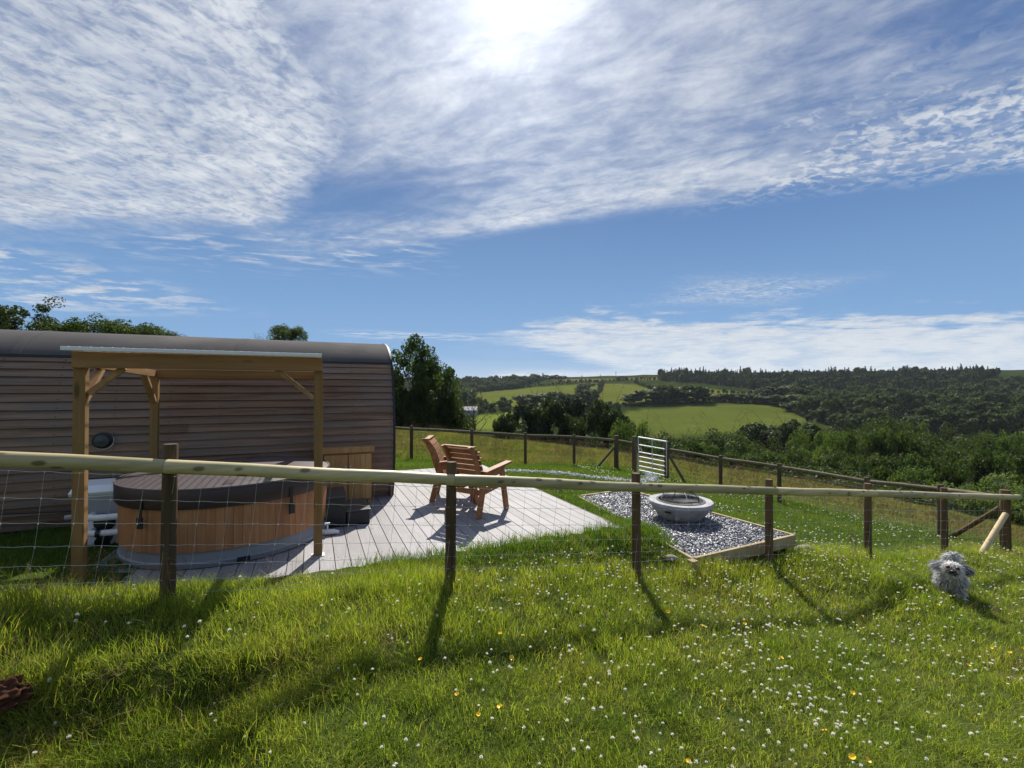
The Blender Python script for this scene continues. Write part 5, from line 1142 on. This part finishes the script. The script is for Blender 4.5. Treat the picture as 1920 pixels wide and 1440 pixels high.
def cup_mesh(seed):
    mb = MB(); H = .17; mb.tube([(0, 0, 0), (.01, .002, H*.5), (0, 0, H)], .0012, 3, caps=False, mi=1)
    for k in range(5):
        t = k*2*PI/5; d = Vector((math.cos(t), math.sin(t), 0)); s = Vector((-math.sin(t), math.cos(t), 0)); c = Vector((0, 0, H))
        mb.add([c, c+d*.006-s*.006+Vector((0, 0, .003)), c+d*.0125-s*.006+Vector((0, 0, .009)), c+d*.0135+Vector((0, 0, .0105)), c+d*.0125+s*.006+Vector((0, 0, .009)), c+d*.006+s*.006+Vector((0, 0, .003))], [(0, 1, 2, 3, 4, 5)])
    me = bpy.data.meshes.new('buttercup'); me.from_pydata(mb.v, [], mb.f); me.materials.append(M['butter']); me.materials.append(M['stem']); me.polygons.foreach_set('material_index', mb.mi); return me
hm = [head_mesh(i) for i in range(4)]; cpm = cup_mesh(1)
x, y = spread(26000, -6, 13, 1.8, 9.5); u, v = uvof(x, y)
pr = .03+.05*sstep(-.5, .1, x/y)+.20*sstep(-.2, 1.3, x/y*1.6)*sstep(-.05, .45, wav(x, y, 1.3, 7, 61)+.12)+.12*sstep(.15, .6, wav(x, y, .5, 7, 62))*sstep(-.6, .4, x/y)
pr *= np.where(x/y > .78, .45, 1); 
k = (v < 4.3) & (y > 1.9) & (np.abs(x) < y*1.13) & open_ground(x, y, .05) & (rg_.random(len(x)) < pr*3.4)
x, y = x[k], y[k]; o_ = np.argsort(np.hypot(x, y)); x, y = x[o_], y[o_]; z = G(x, y)
print('clover heads', len(x))
for i in range(min(300, len(x))):
    o = bpy.data.objects.new('clover_flower', hm[i % 4]); s = random.uniform(.55, 1.0); o.scale = (s, s, min(1, s)*random.uniform(.8, 1.25)); o.rotation_euler = (random.gauss(0, .15), random.gauss(0, .15), random.uniform(0, 6.3)); o.location = (x[i], y[i], z[i]); link(o)
    tag(o, 'white clover flower head in the foreground meadow grass', 'flower', 'white clover flowers nearest the camera')
n = len(x)-300
if n > 0:
    s = rg_.uniform(.6, 1.0, n)
    scatter('clover_flowers', np.c_[x[300:], y[300:], z[300:]], np.c_[rg_.normal(0, .15, (n, 2)), rg_.uniform(0, 6.3, n)], np.c_[s*1.1, s*1.1, s], rg_.integers(0, 4, n), hm, 'small white clover heads scattered through the meadow farther out', 'flowers')
# pale blossoms dotted over the field beyond the fence
x, y = spread(9000, 2, 14, 6, 16); u, v = uvof(x, y); k = (v > 4.1) & inview(x, y, 1.1) & open_ground(x, y, .1) & (u > 5.4) & (rg_.random(len(x)) < .30*sstep(-.1, .5, wav(x, y, 2.2, 6, 63)+.1)); x, y = x[k], y[k]; n = len(x)
scatter('field_flowers', np.c_[x, y, G(x, y)], np.c_[rg_.normal(0, .15, (n, 2)), rg_.uniform(0, 6.3, n)], np.repeat(rg_.uniform(.9, 1.3, (n, 1)), 3, 1), rg_.integers(0, 4, n), hm, 'tiny white flowers dotted over the lawn right of the fire pit', 'flowers')
bc = [(209, 1128), (802, 1224), (944, 1192), (948, 1199), (1003, 1158), (982, 1192), (866, 1288), (888, 1313), (964, 1338), (1138, 1320), (1253, 1130), (1302, 1182), (976, 1437), (1301, 1414), (1443, 1234), (1377, 1166), (1391, 1171), (1587, 1161), (1608, 1151), (1699, 1144), (1718, 1122), (1566, 1391), (1573, 1387), (1607, 1413), (1592, 1287), (1800, 1232), (1893, 1207), (1906, 1227), (1892, 1201), (1899, 1417), (1185, 1414), (1755, 1132), (1660, 1220), (1514, 1205)]
for i, (bx, by) in enumerate(bc):
    xx, Z = meet(bx, by, .16)
    o = bpy.data.objects.new('buttercup', cpm); s = random.uniform(.85, 1.25); o.scale = (s,)*3; o.rotation_euler = (random.gauss(0, .3)+.25, random.gauss(0, .3), random.uniform(0, 6)); o.location = (xx, Z, gz(xx, Z)-.01); link(o); tag(o, 'yellow buttercup flower standing in the foreground grass', 'flower', 'yellow buttercups')

# ------------------------------------------------------------ dog
DX, DY = 5.28, 5.50; dog_z = gz(DX, DY)
m, nt, o = newmat('dog_skin'); principled(nt, o, (.20, .19, .18), .9, .1); M['dogskin'] = m
m, nt, o = newmat('dog_fur'); a_ = nt.nodes.new('ShaderNodeAttribute'); a_.attribute_name = 'furcol'; isl = X(nt.nodes.new('ShaderNodeNewGeometry').outputs['Random Per Island']); k = .65+isl*.6
fc_ = mixc(1.0, a_.outputs['Color'], comb(k, k, k), 'MULTIPLY'); pf = principled(nt, o, fc_, .75, .2); tf = nt.nodes.new('ShaderNodeBsdfTranslucent'); nt.links.new(fc_, tf.inputs[0]); mf = nt.nodes.new('ShaderNodeMixShader'); mf.inputs[0].default_value = .35
nt.links.new(pf.outputs[0], mf.inputs[1]); nt.links.new(tf.outputs[0], mf.inputs[2]); nt.links.new(mf.outputs[0], o.inputs[0]); M['dogfur'] = m
dog = thing('dog', 'small shaggy grey and white dog running through the grass with its head up', 'dog', (DX, DY, dog_z)); yaw = math.atan2(-DY, -DX)+.10    # faces the camera
dog.rotation_euler = (0, 0, yaw); dog.scale = (1.1, 1.30, 1.0)
J = {'hip': (-.16, 0, .215, .085), 'mid': (-.03, 0, .215, .088), 'chest': (.10, 0, .225, .092), 'neck': (.165, 0, .305, .062), 'head': (.20, 0, .375, .066), 'muz': (.262, 0, .362, .034), 'nose': (.292, 0, .367, .018),
     't1': (-.235, .02, .29, .026), 't2': (-.25, .03, .37, .022), 't3': (-.20, .05, .42, .014)}
for s, nm in ((-1, 'r'), (1, 'l')):
    J['fs'+nm] = (.12, .055*s, .17, .042); J['fe'+nm] = (.10+.02*s, .062*s, .10, .026); J['fp'+nm] = (.16+.05*s, .062*s, .018+.02*(s > 0), .022); J['fq'+nm] = (.185+.05*s, .062*s, .010+.02*(s > 0), .018)
    J['hk'+nm] = (-.12-.03*s, .065*s, .15, .046); J['hh'+nm] = (-.22-.03*s, .065*s, .085, .022); J['hp'+nm] = (-.19-.04*s, .065*s, .015, .021); J['hq'+nm] = (-.16-.04*s, .065*s, .010, .018)
E = [('hip', 'mid'), ('mid', 'chest'), ('chest', 'neck'), ('neck', 'head'), ('head', 'muz'), ('muz', 'nose'), ('hip', 't1'), ('t1', 't2'), ('t2', 't3')]
for nm in 'rl': E += [('chest', 'fs'+nm), ('fs'+nm, 'fe'+nm), ('fe'+nm, 'fp'+nm), ('fp'+nm, 'fq'+nm), ('hip', 'hk'+nm), ('hk'+nm, 'hh'+nm), ('hh'+nm, 'hp'+nm), ('hp'+nm, 'hq'+nm)]
ks = list(J); me = bpy.data.meshes.new('body'); me.from_pydata([J[k][:3] for k in ks], [(ks.index(a), ks.index(b)) for a, b in E], []); me.materials.append(M['dogskin'])
body = bpy.data.objects.new('body', me); link(body, dog); sk_ = body.modifiers.new('skin', 'SKIN'); sv = me.skin_vertices
if not sv:
    bm = bmesh.new(); bm.from_mesh(me); bm.verts.layers.skin.verify(); bm.to_mesh(me); bm.free(); sv = me.skin_vertices
for i, k in enumerate(ks): sv[0].data[i].radius = (J[k][3],)*2; sv[0].data[i].use_root = (k == 'hip')
ssd = body.modifiers.new('smooth', 'SUBSURF'); ssd.levels = 2; ssd.render_levels = 2
# coat: tapered locks growing from the limbs and trunk
r = np.random.default_rng(5); V = []; Fc = []; colv = []
def lock(p, d, L, w, col):
    s = d.cross(Vector((r.normal(), r.normal(), r.normal()))).normalized()*w; g = Vector((0, 0, -L*.45)); b = len(V)
    V.extend([p-s, p+s, p+d*L*.5+s*.8+g*.3, p+d*L*.5-s*.8+g*.3, p+d*L+g]); Fc.append((b, b+1, b+2, b+3)); Fc.append((b+3, b+2, b+4)); colv.extend([col]*5)
def coat(a, b, n, L, cols, spread_=1.0):
    A = Vector(J[a][:3]); B = Vector(J[b][:3]); ra, rb = J[a][3], J[b][3]
    ax = (B-A); 
    for _ in range(n):
        t = r.random()*1.15-.07; d = Vector(r.normal(size=3)).normalized(); p = A+ax*t+d*(ra+(rb-ra)*t)*.88; q = (d+Vector((-.25, 0, -.15))+Vector(r.normal(size=3))*.3).normalized()
        c = cols(p, d) if callable(cols) else cols; lock(p, q, L*r.uniform(.5, 1.2), .0042, c)
W_ = (.92, .90, .88); Gy = (.42, .44, .48); Dk = (.06, .055, .055); Cr = (.70, .58, .48); Mg = (.62, .62, .60)
def ch(*c): return lambda p, d: c[int(r.integers(0, len(c)))]
coat('hip', 'mid', 1500, .06, ch(Gy, Mg, Dk)); coat('mid', 'chest', 1500, .06, ch(Gy, Mg, W_, Dk)); coat('chest', 'neck', 1500, .06, ch(Mg, Mg, W_, Gy)); coat('neck', 'head', 900, .040, ch(W_, W_, Mg))
coat('head', 'head', 1500, .045, lambda p, d: W_ if r.random() < .97 else Mg); coat('head', 'muz', 600, .026, lambda p, d: Cr if d.z > -.1 else Dk)
coat('t1', 't2', 350, .07, ch(Gy, Mg)); coat('t2', 't3', 450, .08, ch(W_, Gy, Mg)); coat('hip', 't1', 200, .06, ch(Gy, Mg))
for nm in 'rl':
    for a, b in (('fs', 'fe'), ('fe', 'fp'), ('hk', 'hh'), ('hh', 'hp')): coat(a+nm, b+nm, 330, .035, ch(Mg, W_, Gy))
    ear = Vector((.185, (.062 if nm == 'l' else -.062), .405)); sgn = 1 if nm == 'l' else -1
    for _ in range(420):
        d = Vector((r.normal(0, .25), sgn*.8+r.normal(0, .25), -.35+r.normal(0, .35))).normalized(); lock(ear+Vector(r.normal(0, .012, 3)), d, .085*r.uniform(.6, 1.2), .004, Gy if r.random() < .6 else (Mg if nm == 'r' else Dk))
fm = mesh_np('coat', [tuple(q) for q in V], [(0, 0, 0)], M['dogfur']) if False else bpy.data.meshes.new('coat'); fm.from_pydata([tuple(q) for q in V], [], Fc); fm.materials.append(M['dogfur'])
ca_ = fm.color_attributes.new('furcol', 'FLOAT_COLOR', 'POINT'); ca_.data.foreach_set('color', np.c_[np.array(colv), np.ones(len(colv))].astype(np.float32).ravel()); link(bpy.data.objects.new('coat', fm), dog)
def ball(nm, c, rad, mat, sc=(1, 1, 1)):
    bm = bmesh.new(); bmesh.ops.create_icosphere(bm, subdivisions=2, radius=rad, matrix=Matrix.Translation(c) @ Matrix.Diagonal((*sc, 1))); mm = bpy.data.meshes.new(nm); bm.to_mesh(mm); bm.free(); mm.materials.append(mat); mm.polygons.foreach_set('use_smooth', [True]*len(mm.polygons)); link(bpy.data.objects.new(nm, mm), dog)
ball('eye', (.272, .032, .402), .0165, M['black']); ball('eye', (.272, -.032, .402), .0165, M['black']); ball('nose', (.318, 0, .374), .019, M['black'], (1, 1.2, .8)); ball('mouth', (.286, 0, .345), .016, M['black'], (.8, 1.5, .5))
